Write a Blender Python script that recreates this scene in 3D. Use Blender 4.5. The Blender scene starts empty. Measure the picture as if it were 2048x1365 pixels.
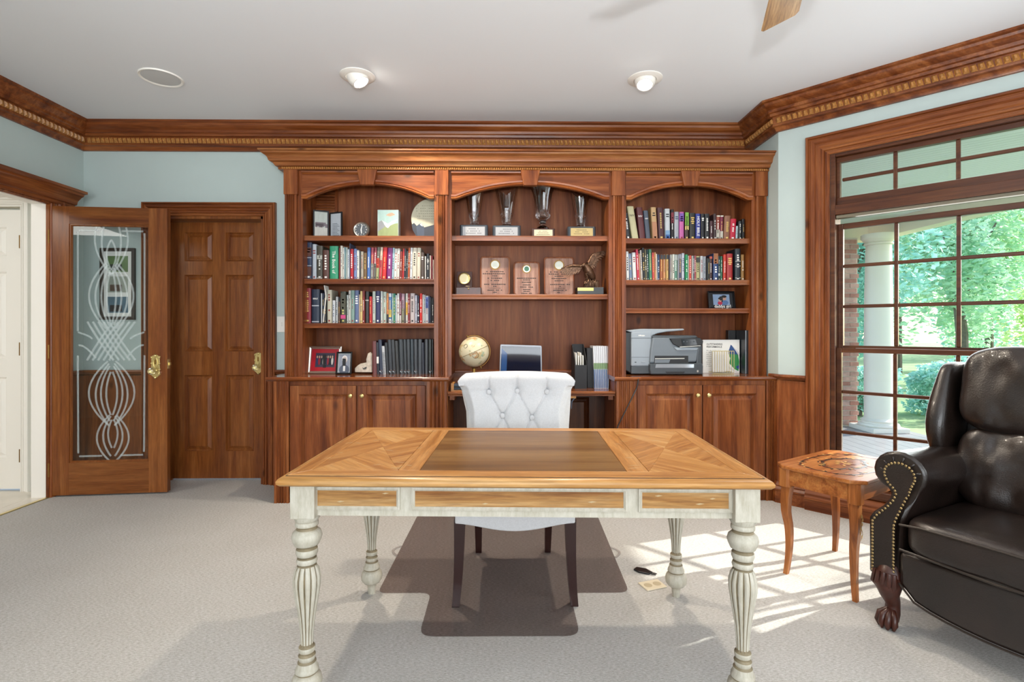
import bpy, bmesh, math, random
from mathutils import Matrix, Vector
random.seed(7)
SC = bpy.context.scene
COL = SC.collection
PI = math.pi
# ------------------------------------------------------------------ camera
F, CX, HY, YAW, H = 1030.0, 1024.0, 660.0, math.radians(.78), 1.22
cam = bpy.data.cameras.new('camera'); cam.sensor_width = 36; cam.lens = F / 2048 * 36
cam.shift_y = -(682.5 - HY) / 2048; cam.clip_start = .05; cam.clip_end = 300
cam_o = bpy.data.objects.new('camera', cam); COL.objects.link(cam_o)
cam_o.location = (0, 0, H); cam_o.rotation_euler = (PI / 2, 0, -YAW)
SC.camera = cam_o
# ------------------------------------------------------------------ colour management, sky, sun, daylight
vs = SC.view_settings
vs.view_transform = 'Standard'; vs.look = 'None'; vs.gamma = 1; vs.use_curve_mapping = False
vs.exposure = 0.7
SC.cycles.use_denoising = True
SC.cycles.max_bounces = 10; SC.cycles.diffuse_bounces = 5; SC.cycles.glossy_bounces = 4
SC.cycles.transmission_bounces = 8; SC.cycles.transparent_max_bounces = 16
SC.cycles.caustics_reflective = False; SC.cycles.caustics_refractive = False
SC.cycles.sample_clamp_indirect = 6.0
SUN_EL, SUN_DIR = math.radians(27), Vector((-.955, -.297))      # direction the light travels, in plan
w = bpy.data.worlds.new('sky'); SC.world = w; w.use_nodes = True
wn = w.node_tree.nodes; bg = wn['Background']
sky = wn.new('ShaderNodeTexSky'); sky.sky_type = 'NISHITA'; sky.sun_disc = False
sky.sun_elevation = SUN_EL; sky.sun_rotation = math.atan2(.955, .297)
w.node_tree.links.new(sky.outputs[0], bg.inputs[0]); bg.inputs[1].default_value = .4
def lamp(name, kind, energy, color=(1, 1, 1), loc=(0, 0, 0), rot=(0, 0, 0), **k):
    l = bpy.data.lights.new(name, kind); l.energy = energy; l.color = color
    for a, b in k.items(): setattr(l, a, b)
    o = bpy.data.objects.new(name, l); COL.objects.link(o); o.location = loc; o.rotation_euler = rot
    return o
sd = Vector((SUN_DIR.x * math.cos(SUN_EL), SUN_DIR.y * math.cos(SUN_EL), -math.sin(SUN_EL)))
sun = lamp('sun', 'SUN', 6.0, (1, .95, .86), angle=math.radians(.6))
sun.rotation_euler = sd.to_track_quat('-Z', 'Y').to_euler()
# unseen fill lamps added before the rear and right walls; area lamp in hall
YF = -2.9                                                      # wall behind the camera
lamp('rear_daylight_fill', 'AREA', 130, (.90, .955, 1), (-.2, YF + .03, 1.45), (PI / 2, 0, 0), shape='RECTANGLE', size=4.4, size_y=2.0)
lamp('side_daylight_fill', 'AREA', 42, (.92, .97, 1), (3.27, -.4, 1.45), (PI / 2, 0, PI / 2), shape='RECTANGLE', size=2.4, size_y=1.9)
lamp('bay_window_daylight', 'AREA', 16, (.97, .99, 1), (2.70, 2.93, 1.25), (PI / 2, 0, math.radians(135)), shape='RECTANGLE', size=1.15, size_y=1.9)
lamp('hall_area_lamp', 'AREA', 22, (1, .96, .9), (-4.6, 1.4, 2.6), (math.radians(20), 0, 0), shape='RECTANGLE', size=1.2, size_y=1.2)

# ------------------------------------------------------------------ helpers
_c, _s = math.cos(YAW), math.sin(YAW)
def ray(px, py):
    a = (px - CX) / F
    return (a * _c + _s, _c - a * _s, (HY - py) / F)
def onY(px, py, Y):
    r = ray(px, py); t = Y / r[1]; return Vector((r[0] * t, Y, H + r[2] * t))
def onZ(px, py, Z):
    r = ray(px, py); t = (Z - H) / r[2]; return Vector((r[0] * t, r[1] * t, Z))
def XY(px, Y): return onY(px, HY, Y).x
def ZY(py, Y, px=1000): return onY(px, py, Y).z
def lin(h, k=1.0):
    h = h.lstrip('#'); o = []
    for i in (0, 2, 4):
        v = int(h[i:i + 2], 16) / 255
        o.append(min(1, k * (v / 12.92 if v <= .04045 else ((v + .055) / 1.055) ** 2.4)))
    return (*o, 1)
MX = {}
def mx(o): return MX.get(o.name, Matrix.Identity(4)) if o else Matrix.Identity(4)
class MB:
    def __init__(s): s.v = []; s.f = []; s.m = []
    def add(s, vs, fs, mi=0):
        n = len(s.v); s.v += [tuple(p) for p in vs]; s.f += [tuple(i + n for i in f) for f in fs]; s.m += [mi] * len(fs); return s
    def box(s, a, b, mi=0):
        x0, y0, z0 = a; x1, y1, z1 = b
        return s.add([(x0, y0, z0), (x1, y0, z0), (x1, y1, z0), (x0, y1, z0), (x0, y0, z1), (x1, y0, z1), (x1, y1, z1), (x0, y1, z1)],
                     [(0, 3, 2, 1), (4, 5, 6, 7), (0, 1, 5, 4), (1, 2, 6, 5), (2, 3, 7, 6), (3, 0, 4, 7)], mi)
    def prism(s, poly, O, A, B, N, h, mi=0):
        O, A, B, N = map(Vector, (O, A, B, N)); n = len(poly)
        lo = [O + A * a + B * b for a, b in poly]; hi = [p + N * h for p in lo]
        return s.add(lo + hi, [tuple(range(n))[::-1], tuple(range(n, 2 * n))] + [(i, (i + 1) % n, n + (i + 1) % n, n + i) for i in range(n)], mi)
    def sweep(s, path, prof, O=(0, 0, 0), A=(1, 0, 0), B=(0, 1, 0), N=(0, 0, 1), closed=False, mi=0, ms=None):
        O, A, B, N = map(Vector, (O, A, B, N)); n = len(path); m = len(prof); vs = []
        def nrm(i):
            p, q = path[i % n], path[(i + 1) % n]; dx, dy = q[0] - p[0], q[1] - p[1]; l = math.hypot(dx, dy)
            return (-dy / l, dx / l)
        for i in range(n):
            if closed: a, b = nrm(i - 1), nrm(i)
            else: a = nrm(i - 1) if i else nrm(0); b = nrm(i) if i < n - 1 else nrm(n - 2)
            k = 1 + a[0] * b[0] + a[1] * b[1]; ox, oy = (a[0] + b[0]) / k, (a[1] + b[1]) / k
            for u, v in prof: vs.append(O + A * (path[i][0] + ox * u) + B * (path[i][1] + oy * u) + N * v)
        fs = []
        for i in range(n if closed else n - 1):
            j = (i + 1) % n
            for k in range(m): l = (k + 1) % m; fs.append((i * m + k, j * m + k, j * m + l, i * m + l))
        if not closed: fs += [tuple(range(m))[::-1], tuple(range((n - 1) * m, n * m))]
        k0 = len(s.m); s.add(vs, fs, mi)
        if ms:
            for q in range((n if closed else n - 1) * m): s.m[k0 + q] = ms[(q // m) % len(ms)]
        return s
    def lathe(s, prof, c=(0, 0, 0), n=24, flute=0, fz=None, fd=.1, mi=0, loop=False):
        # prof: (r, z); flutes cut between fz[0] and fz[1]
        c = Vector(c); vs = []; fs = []; m = len(prof)
        for r, z in prof:
            for k in range(n):
                a = 2 * PI * k / n; rr = r
                if flute and fz[0] <= z <= fz[1]: rr = r * (1 - fd * abs(math.sin(a * flute / 2 + .3)) ** 6)
                vs.append((c.x + rr * math.cos(a), c.y + rr * math.sin(a), c.z + z))
        for i in range(m - 1):
            for k in range(n): l = (k + 1) % n; fs.append((i * n + k, i * n + l, (i + 1) * n + l, (i + 1) * n + k))
        if loop:
            for k in range(n): l = (k + 1) % n; fs.append(((m - 1) * n + k, (m - 1) * n + l, l, k))
        else: fs += [tuple(range(n))[::-1], tuple(range((m - 1) * n, m * n))]
        return s.add(vs, fs, mi)
    def tube(s, pts, r, n=8, closed=False, mi=0, flat=1.0, up=None):
        pts = [Vector(p) for p in pts]; N = len(pts); vs = []; fs = []
        rs = r if isinstance(r, (list, tuple)) else [r] * N
        prev = None
        for i, p in enumerate(pts):
            if closed: t = pts[(i + 1) % N] - pts[i - 1]
            else: t = pts[min(i + 1, N - 1)] - pts[max(i - 1, 0)]
            t.normalize()
            if up is not None: a = Vector(up)
            else: a = prev if prev is not None else (Vector((0, 0, 1)) if abs(t.z) < .9 else Vector((1, 0, 0)))
            a = a - t * a.dot(t); a.normalize(); prev = a; b = t.cross(a)
            for k in range(n):
                an = 2 * PI * k / n; vs.append(p + (a * math.cos(an) * flat + b * math.sin(an)) * rs[i])
        for i in range(N if closed else N - 1):
            j = (i + 1) % N
            for k in range(n): l = (k + 1) % n; fs.append((i * n + k, i * n + l, j * n + l, j * n + k))
        if not closed: fs += [tuple(range(n))[::-1], tuple(range((N - 1) * n, N * n))]
        return s.add(vs, fs, mi)
    def ball(s, c, r, nu=12, nv=8, sc=(1, 1, 1), mi=0, rot=None):
        c = Vector(c); vs = []; fs = []
        for i in range(nv + 1):
            ph = PI * i / nv
            for k in range(nu):
                a = 2 * PI * k / nu
                p = Vector((r * sc[0] * math.sin(ph) * math.cos(a), r * sc[1] * math.sin(ph) * math.sin(a), r * sc[2] * math.cos(ph)))
                if rot is not None: p = rot @ p
                vs.append(c + p)
        for i in range(nv):
            for k in range(nu): l = (k + 1) % nu; fs.append((i * nu + k, (i + 1) * nu + k, (i + 1) * nu + l, i * nu + l))
        return s.add(vs, fs, mi)
    def grid(s, rows, mi=0, wrap=False):
        n = len(rows[0]); vs = [p for r in rows for p in r]; fs = []
        for i in range(len(rows) - 1):
            for k in range(n if wrap else n - 1): l = (k + 1) % n; fs.append((i * n + k, i * n + l, (i + 1) * n + l, (i + 1) * n + k))
        return s.add(vs, fs, mi)
    def build(s, name, mat, parent=None, smooth=0, bevel=0, sub=0, local=False, merge=False, solid=0):
        v = s.v
        if parent is not None and not local:
            I = mx(parent).inverted(); v = [tuple(I @ Vector(p)) for p in v]
        me = bpy.data.meshes.new(name); me.from_pydata(v, [], s.f)
        mats = mat if isinstance(mat, (list, tuple)) else [mat]
        for q in mats: me.materials.append(q)
        bm = bmesh.new(); bm.from_mesh(me)
        if len(mats) > 1:
            for f, i in zip(bm.faces, s.m): f.material_index = i
        if merge: bmesh.ops.remove_doubles(bm, verts=bm.verts, dist=1e-5)
        bmesh.ops.recalc_face_normals(bm, faces=bm.faces)
        bm.to_mesh(me); bm.free()
        if smooth:
            for p in me.polygons: p.use_smooth = True
            me.set_sharp_from_angle(angle=math.radians(smooth))
        return link(name, me, parent, bevel, sub, solid)
def link(name, me, parent=None, bevel=0, sub=0, solid=0):
    o = bpy.data.objects.new(name, me); COL.objects.link(o)
    if parent is not None: o.parent = parent; MX[o.name] = mx(parent)
    if solid: m = o.modifiers.new('solid', 'SOLIDIFY'); m.thickness = solid; m.offset = 0
    if bevel:
        m = o.modifiers.new('bevel', 'BEVEL'); m.width = bevel; m.segments = 2; m.limit_method = 'ANGLE'; m.angle_limit = math.radians(40)
    if sub: m = o.modifiers.new('sub', 'SUBSURF'); m.levels = m.render_levels = sub
    return o
def tag(o, label, cat, group=None):
    o['label'] = label; o['category'] = cat
    if group: o['group'] = group
    return o
def thing(name, label, cat, loc=(0, 0, 0), rz=0, group=None):
    o = bpy.data.objects.new(name, None); COL.objects.link(o); o.empty_display_size = .1
    o.location = loc; o.rotation_euler = (0, 0, rz)
    MX[o.name] = Matrix.Translation(loc) @ Matrix.Rotation(rz, 4, 'Z')
    return tag(o, label, cat, group)
def stru(o, label=None):
    o['kind'] = 'structure'
    if label: o['label'] = label
    return o
def box(a, b): return MB().box(a, b)
def text(s, size, O, A, B, mat, parent, name='lettering', align='CENTER', lift=.0006, bold=0, sx=1):
    cu = bpy.data.curves.new('t', 'FONT'); cu.body = s; cu.size = size; cu.align_x = align; cu.align_y = 'CENTER'; cu.offset = bold
    cu.resolution_u = 2
    ob = bpy.data.objects.new('t', cu); me = bpy.data.meshes.new_from_object(ob); bpy.data.objects.remove(ob)
    O, A, B = map(Vector, (O, A, B)); N = A.cross(B); I = mx(parent).inverted()
    for v in me.vertices: v.co = I @ (O + A * v.co.x * sx + B * v.co.y + N * lift)
    me.name = name; me.materials.append(mat)
    return link(name, me, parent)
# ------------------------------------------------------------------ materials
def nodes(name):
    m = bpy.data.materials.new(name); m.use_nodes = True
    nt = m.node_tree; return m, nt, nt.nodes['Principled BSDF']
def N(nt, t, **k):
    n = nt.nodes.new('ShaderNode' + t)
    for a, b in k.items():
        if a in n.inputs: n.inputs[a].default_value = b
        else: setattr(n, a, b)
    return n
def ramp(nt, src, stops, interp='LINEAR'):
    r = nt.nodes.new('ShaderNodeValToRGB'); r.color_ramp.interpolation = interp
    e = r.color_ramp.elements
    while len(e) < len(stops): e.new(.5)
    for i, (p, c) in enumerate(stops): e[i].position = p; e[i].color = c if len(c) == 4 else (*c, 1)
    nt.links.new(src, r.inputs[0]); return r.outputs[0]
def mix(nt, fac, a, b, mode='MIX'):
    n = nt.nodes.new('ShaderNodeMix'); n.data_type = 'RGBA'; n.blend_type = mode
    for i, q in ((0, fac), (6, a), (7, b)):
        if hasattr(q, 'links') or isinstance(q, bpy.types.NodeSocket): nt.links.new(q, n.inputs[i])
        else: n.inputs[i].default_value = q
    return n.outputs[2]
def coords(nt, scale=(1, 1, 1), rot=(0, 0, 0), loc=(0, 0, 0)):
    tc = nt.nodes.new('ShaderNodeTexCoord'); mp = nt.nodes.new('ShaderNodeMapping')
    mp.inputs['Scale'].default_value = scale; mp.inputs['Rotation'].default_value = rot; mp.inputs['Location'].default_value = loc
    nt.links.new(tc.outputs['Object'], mp.inputs[0]); return mp.outputs[0]
def noise(nt, vec, scale, detail=4, rough=.55, dist=0):
    n = nt.nodes.new('ShaderNodeTexNoise'); nt.links.new(vec, n.inputs['Vector'])
    n.inputs['Scale'].default_value = scale; n.inputs['Detail'].default_value = detail; n.inputs['Roughness'].default_value = rough; n.inputs['Distortion'].default_value = dist
    return n.outputs[0]
def bump(nt, b, h, strength, dist=.01):
    n = nt.nodes.new('ShaderNodeBump'); n.inputs['Strength'].default_value = strength; n.inputs['Distance'].default_value = dist
    nt.links.new(h, n.inputs['Height']); nt.links.new(n.outputs[0], b.inputs['Normal'])
def pbr(name, col, rough=.5, metal=0, spec=.5, var=0, vscale=20, bmp=0, bscale=200, coat=0, sheen=0, stretch=(1, 1, 1)):
    m, nt, b = nodes(name)
    c = lin(col) if isinstance(col, str) else (*col[:3], 1)
    b.inputs['Base Color'].default_value = c; b.inputs['Roughness'].default_value = rough; b.inputs['Metallic'].default_value = metal
    b.inputs['Specular IOR Level'].default_value = spec; b.inputs['Coat Weight'].default_value = coat; b.inputs['Coat Roughness'].default_value = .1
    if sheen: b.inputs['Sheen Weight'].default_value = sheen
    if var or bmp: vec = coords(nt, stretch)
    if var:
        f = noise(nt, vec, vscale)
        lo = tuple(x * (1 - var) for x in c[:3]); hi = tuple(min(1, x * (1 + var)) for x in c[:3])
        nt.links.new(ramp(nt, f, [(.3, lo), (.7, hi)]), b.inputs['Base Color'])
    if bmp: bump(nt, b, noise(nt, vec, bscale, 3), bmp, .004)
    return m
def wood(name, dark, mid, light, axis='z', rough=.34, knots=.75, coat=.08, spec=.3, rz=0, k=1.0, sc=1.0, fine=.5, contrast=1.35):
    m, nt, b = nodes(name)
    st = {'x': (.07, 1, 1), 'y': (1, .07, 1), 'z': (1, 1, .07)}[axis]
    tc = nt.nodes.new('ShaderNodeTexCoord'); r = nt.nodes.new('ShaderNodeMapping'); r.inputs['Rotation'].default_value = (0, 0, rz)
    oi = nt.nodes.new('ShaderNodeObjectInfo'); off = nt.nodes.new('ShaderNodeVectorMath'); off.operation = 'MULTIPLY_ADD'
    cmb = nt.nodes.new('ShaderNodeCombineXYZ')
    for i in range(3): nt.links.new(oi.outputs['Random'], cmb.inputs[i])
    nt.links.new(cmb.outputs[0], off.inputs[0]); off.inputs[1].default_value = (7.3, 5.1, 9.7); nt.links.new(tc.outputs['Object'], off.inputs[2])
    nt.links.new(off.outputs[0], r.inputs[0])
    s1 = nt.nodes.new('ShaderNodeMapping'); s1.inputs['Scale'].default_value = tuple(x * sc for x in st); nt.links.new(r.outputs[0], s1.inputs[0])
    g = noise(nt, s1.outputs[0], 16, 5, .6, .6); fn = noise(nt, s1.outputs[0], 110, 3, .6)
    lo = .5 - .22 / contrast; hi = .5 + .22 / contrast
    c = ramp(nt, g, [(lo, lin(dark, k)), (.5, lin(mid, k)), (hi, lin(light, k))])
    c = mix(nt, fine, c, ramp(nt, fn, [(.35, (.45, .4, .38)), (.65, (1, 1, 1))]), 'MULTIPLY')
    if knots:
        kt = {'x': (.55, 1, 1), 'y': (1, .55, 1), 'z': (1, 1, .55)}[axis]
        s2 = nt.nodes.new('ShaderNodeMapping'); s2.inputs['Scale'].default_value = kt; nt.links.new(r.outputs[0], s2.inputs[0])
        v = nt.nodes.new('ShaderNodeTexVoronoi'); v.inputs['Scale'].default_value = 4.6; nt.links.new(s2.outputs[0], v.inputs['Vector'])
        kn = ramp(nt, v.outputs['Distance'], [(.045, (1, 1, 1)), (.12, (0, 0, 0))])
        kf = nt.nodes.new('ShaderNodeMath'); kf.operation = 'MULTIPLY'; kf.inputs[1].default_value = knots; nt.links.new(kn, kf.inputs[0])
        c = mix(nt, kf.outputs[0], c, tuple(x * .18 for x in lin(dark, k)[:3]) + (1,))
    nt.links.new(c, b.inputs['Base Color'])
    b.inputs['Roughness'].default_value = rough; b.inputs['Coat Weight'].default_value = coat; b.inputs['Coat Roughness'].default_value = .18; b.inputs['Specular IOR Level'].default_value = spec
    bump(nt, b, fn, .08, .002)
    return m
CW = ('#7c3c18', '#a65a2a', '#c87a42')         # cherry-stained pine
KW = .56
WZ = wood('pine_upright', *CW, 'z', k=KW); WX = wood('pine_level', *CW, 'x', k=KW); WYg = wood('pine_depth', *CW, 'y', k=KW)
WA = wood('pine_angled', *CW, 'x', k=KW, rz=PI / 4)
DW = ('#7a4020', '#945526', '#aa6a36')
DZ = wood('door_pine_upright', *DW, 'z', knots=0, k=.74, rough=.3, coat=.2, contrast=1.1); DX = wood('door_pine_level', *DW, 'x', knots=0, k=.62, contrast=1.1)
BK = wood('dark_back_pine', '#7a3e1e', '#a25a30', '#bc7444', 'z', k=.5, rough=.5, coat=0, spec=.25, sc=.5)
CV = pbr('carved_pine', '#a8743c', .4, var=.35, vscale=90, bmp=.3, bscale=120)
OAKX = wood('honey_oak_level', '#a86c30', '#c98c4a', '#d9a263', 'x', knots=0, rough=.36, coat=.08, fine=.5, sc=1.6, k=.8)
OAKY = wood('honey_oak_depth', '#a86c30', '#c98c4a', '#d9a263', 'y', knots=0, rough=.36, coat=.08, fine=.5, sc=1.6, k=.8)
OAKD1 = wood('oak_veneer_a', '#b0702f', '#cf9450', '#dfad6e', 'x', knots=0, rough=.36, coat=.08, fine=.5, sc=1.4, rz=PI / 4, k=.8)
OAKD2 = wood('oak_veneer_b', '#a5682c', '#c48745', '#d49d5c', 'x', knots=0, rough=.36, coat=.08, fine=.5, sc=1.4, rz=-PI / 4, k=.8)
OAKC = wood('oak_centre', '#7c5226', '#9c6c36', '#b98a50', 'x', knots=0, rough=.34, coat=.08, fine=.3, sc=.5, k=.5)
DRW = wood('oak_drawer', '#a3682c', '#cf9a58', '#e0b478', 'x', k=.62, knots=0, rough=.4, fine=.6, sc=1.5)
def cream_paint():
    m, nt, b = nodes('distressed_cream_paint'); vec = coords(nt, (1, 1, .5))
    n1 = noise(nt, vec, 9, 6, .7); n2 = noise(nt, coords(nt, (1, 1, .25)), 60, 4, .7)
    c = ramp(nt, n2, [(.3, lin('#a29c8b')), (.7, lin('#bdb9ac'))])
    c = mix(nt, ramp(nt, n1, [(.66, (0, 0, 0)), (.74, (1, 1, 1))]), c, lin('#8f7048'))
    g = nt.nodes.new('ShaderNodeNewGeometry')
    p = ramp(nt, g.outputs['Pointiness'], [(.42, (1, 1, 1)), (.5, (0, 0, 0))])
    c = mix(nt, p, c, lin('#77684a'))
    nt.links.new(c, b.inputs['Base Color']); b.inputs['Roughness'].default_value = .5
    return m
CREAM = cream_paint()
WALL = pbr('mint_wall_paint', (.455, .535, .515), .85, var=.02, vscale=3, bmp=.05, bscale=300)
CEIL = pbr('ceiling_paint', (.76, .775, .79), .9)
WHITE = pbr('white_paint', '#ece8e0', .4)
def carpet():
    m, nt, b = nodes('carpet_loop'); v = coords(nt)
    f = noise(nt, v, 420, 2, .6); g = noise(nt, coords(nt, (.3, 1, 1)), 240, 3, .75); l = noise(nt, v, 1.3, 4, .6)
    c = ramp(nt, g, [(.32, lin('#a3a099')), (.66, lin('#d2d1d0'))])
    c = mix(nt, .45, c, ramp(nt, f, [(.35, (.72, .71, .69)), (.6, (1, 1, 1))]), 'MULTIPLY')
    c = mix(nt, .6, c, ramp(nt, l, [(.35, (.88, .86, .83)), (.65, (1, 1, 1))]), 'MULTIPLY')
    nt.links.new(c, b.inputs['Base Color']); b.inputs['Roughness'].default_value = 1; b.inputs['Specular IOR Level'].default_value = .1
    bump(nt, b, g, .5, .005); return m
CARPET = carpet()
def glass(name, tint=(1, 1, 1), gl=1.0, rough=0, ior=1.5):
    m, nt, b = nodes(name); nt.nodes.remove(b); out = nt.nodes['Material Output']
    t = nt.nodes.new('ShaderNodeBsdfTransparent'); t.inputs[0].default_value = (*tint, 1)
    g = nt.nodes.new('ShaderNodeBsdfGlossy'); g.inputs['Roughness'].default_value = rough
    fr = nt.nodes.new('ShaderNodeFresnel'); fr.inputs[0].default_value = ior
    mu = nt.nodes.new('ShaderNodeMath'); mu.operation = 'MULTIPLY'; mu.inputs[1].default_value = gl; mu.use_clamp = True
    s = nt.nodes.new('ShaderNodeMixShader'); L = nt.links.new
    ge = nt.nodes.new('ShaderNodeNewGeometry'); bf = nt.nodes.new('ShaderNodeMath'); bf.operation = 'MULTIPLY_ADD'; bf.inputs[1].default_value = -gl; bf.inputs[2].default_value = gl
    L(ge.outputs['Backfacing'], bf.inputs[0]); L(bf.outputs[0], mu.inputs[1])
    L(fr.outputs[0], mu.inputs[0]); L(mu.outputs[0], s.inputs[0]); L(t.outputs[0], s.inputs[1]); L(g.outputs[0], s.inputs[2]); L(s.outputs[0], out.inputs[0])
    return m
GLASS = glass('window_glass', (.97, .985, .98), 1.0)
DGLASS = glass('door_glass', (.95, .97, .97), 1.3)
def frosted(name, col, fac):
    m, nt, b = nodes(name); out = nt.nodes['Material Output']
    b.inputs['Base Color'].default_value = (*col, 1); b.inputs['Roughness'].default_value = .25
    t = nt.nodes.new('ShaderNodeBsdfTransparent'); s = nt.nodes.new('ShaderNodeMixShader'); s.inputs[0].default_value = fac
    nt.links.new(t.outputs[0], s.inputs[1]); nt.links.new(b.outputs[0], s.inputs[2]); nt.links.new(s.outputs[0], out.inputs[0]); return m
ETCH = frosted('bevelled_glass_band', (.72, .8, .8), .2)
FROST = frosted('frosted_glass', (.84, .92, .91), .55)
def crystal():
    m, nt, b = nodes('cut_crystal'); b.inputs['Base Color'].default_value = (1, 1, 1, 1); b.inputs['Transmission Weight'].default_value = 1
    b.inputs['Roughness'].default_value = .03; b.inputs['IOR'].default_value = 1.5; return m
CRYST = crystal()
LEATH = pbr('brown_black_leather', '#1f1612', .33, spec=.55, var=.4, vscale=6, bmp=.28, bscale=200, coat=.2)
LEATHP = pbr('leather_piping', '#2e251f', .4)
MAHOG = pbr('carved_mahogany', '#3c1a10', .4, var=.35, vscale=30, coat=.08)
NAIL = pbr('antique_brass_nail', '#a08a60', .35, metal=.9)
BRASS = pbr('polished_brass', '#d6c488', .28, metal=1, bmp=.25, bscale=260)
OLDBR = pbr('aged_hinge_brass', '#8a6a34', .4, metal=.8)
LINEN = pbr('white_linen_upholstery', '#c2c3c5', .9, var=.06, vscale=160, bmp=.25, bscale=500, sheen=.2)
DKLEG = pbr('espresso_wood', '#2a1210', .25, coat=.3)
BLACK = pbr('black_plastic', '#121214', .35); BLACKM = pbr('matt_black', '#15161a', .6)
GREY = pbr('grey_plastic', '#8b949c', .38); DGREY = pbr('charcoal_plastic', '#3c4247', .35); MGREY = pbr('slate_plastic', '#656d74', .35)
SILV = pbr('silver', '#c9c6bd', .3, metal=.9); CHROME = pbr('chrome', '#d8dadc', .15, metal=1)
PAPER = pbr('paper_white', '#e2e1dc', .8); PAGES = pbr('page_edges', '#d8cfb8', .9, var=.12, vscale=400, stretch=(1, 1, .05))
INK = pbr('black_ink', '#1a1a1c', .8); WHINK = pbr('white_ink', '#e6e4de', .7); GOLDINK = pbr('gold_foil', '#c8a860', .35, metal=.5)
BRONZE = pbr('bronze_casting', '#5a4232', .32, metal=.75, var=.5, vscale=60, bmp=.4, bscale=180)
_flat = {}
def flat(h, rough=.5, k=.85):
    key = (h, rough, k)
    if key not in _flat:
        m, nt, b = nodes('tint_' + h.lstrip('#')); c = lin(h, k)
        vec = coords(nt, (1, 1, .3)); f = noise(nt, vec, 60, 3)
        nt.links.new(ramp(nt, f, [(.3, tuple(x * .88 for x in c[:3])), (.7, c)]), b.inputs['Base Color'])
        b.inputs['Roughness'].default_value = rough; _flat[key] = m
    return _flat[key]
# ------------------------------------------------------------------ room shell
XL, XR, YB, YC, ZC = -3.31, 1.94, 4.09, 3.63, 2.82
LW = 1.95; S2 = math.sqrt(.5)
XE, YE = XR + LW * S2, YC - LW * S2                     # far end of the angled window wall
WO, WA_, WN = Vector((XR, YC, 0)), Vector((S2, -S2, 0)), Vector((-S2, -S2, 0))   # window wall: origin, along, into the room
ZV = Vector((0, 0, 1))
def W(s, z, off=0): return WO + WA_ * s + WN * off + ZV * z
def wbox(mb, s0, s1, z0, z1, o0, o1, mi=0):
    vs = [W(s, z, o) for z in (z0, z1) for s, o in ((s0, o0), (s1, o0), (s1, o1), (s0, o1))]
    return mb.add(vs, [(0, 3, 2, 1), (4, 5, 6, 7), (0, 1, 5, 4), (1, 2, 6, 5), (2, 3, 7, 6), (3, 0, 4, 7)], mi)
ROOM = [(XL, YF), (XE, YF), (XE, YE), (XR, YC), (XR, YB), (XL, YB)]
stru(MB().prism([(XL - .02, YF - .02), (XE + .02, YF - .02), (XE + .02, YE), (XR + .02, YC + .02), (XR + .02, YB + .2), (XL - .02, YB + .2)], (0, 0, -.06), (1, 0, 0), (0, 1, 0), (0, 0, 1), .06).build('floor', CARPET))
stru(MB().prism([(XL, YF), (XE, YF), (XE, YE), (XR, YC), (XR, YB), (XL, YB)], (0, 0, ZC), (1, 0, 0), (0, 1, 0), (0, 0, 1), .1).build('ceiling', CEIL))
DX0, DX1, DZT = -2.735, -1.906, 2.115                   # closed door opening
b = box((XL - .15, YB, 0), (DX0, YB + .2, ZC)).box((DX1, YB, 0), (XR + .15, YB + .2, ZC)).box((DX0, YB, DZT), (DX1, YB + .2, ZC))
stru(b.build('wall_back', WALL))
HY0, HY1, HZ = 2.13, 3.785, 2.135                       # hall doorway in the left wall
b = box((XL - .13, HY1 + .02, 0), (XL, YB, ZC)).box((XL - .13, YF, 0), (XL, HY0 - .02, ZC)).box((XL - .13, HY0 - .02, HZ + .02), (XL, HY1 + .02, ZC))
stru(b.build('wall_left', WALL))
stru(box((XR, YC, 0), (XR + .15, YB, ZC)).build('wall_right_return', WALL))
WS0, WS1, WZ0, WZ1 = .32, 1.63, .19, 2.387              # window opening
b = MB()
wbox(b, 0, WS0, 0, ZC, 0, -.15); wbox(b, WS1, LW, 0, ZC, 0, -.15); wbox(b, WS0, WS1, WZ1, ZC, 0, -.15); wbox(b, WS0, WS1, 0, WZ0, 0, -.15)
stru(b.build('wall_window', WALL))
stru(box((XE, YF, 0), (XE + .15, YE, ZC)).build('wall_right', WALL))
stru(box((XL - .13, YF - .15, 0), (XE + .15, YF, ZC)).build('wall_front', WALL))
# crown moulding: one profile mitred all round, with a carved bead strip
CR = [(0, ZC), (.145, ZC), (.145, ZC - .014), (.128, ZC - .02), (.124, ZC - .034), (.108, ZC - .05), (.092, ZC - .06), (.088, ZC - .078), (.078, ZC - .084),
      (.074, ZC - .1), (.052, ZC - .102), (.046, ZC - .152), (.052, ZC - .155), (.05, ZC - .166), (.034, ZC - .172), (.024, ZC - .184), (.02, ZC - .198), (0, ZC - .198)]
crown = stru(MB().sweep(ROOM, CR, closed=True).build('trim_1', wood('crown_pine', *CW, 'x', k=KW, knots=.3), smooth=25), 'stained wooden crown moulding round the ceiling')
b = MB()
def beads(mb, p, q, u, z, pitch, r, hgt):
    p, q = Vector(p), Vector(q); d = q - p; L = d.length; d.normalize(); n = Vector((-d.y, d.x, 0)); k = int(L / pitch)
    for i in range(k):
        c = p + d * (pitch * (i + .5)) + n * u + ZV * z
        A, B_ = d * pitch * .42, ZV * hgt * .5 + d * pitch * .12
        top = c + n * r
        mb.add([c - A - B_, c + A - B_, c + A + B_, c - A + B_, top - A * .35 - B_ * .5, top + A * .35 - B_ * .5, top + A * .35 + B_ * .5, top - A * .35 + B_ * .5],
               [(0, 1, 5, 4), (1, 2, 6, 5), (2, 3, 7, 6), (3, 0, 4, 7), (4, 5, 6, 7)])
beads(b, (XR - .05, YB, 0), (XL + .05, YB, 0), .049, ZC - .127, .034, .012, .042)
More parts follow.
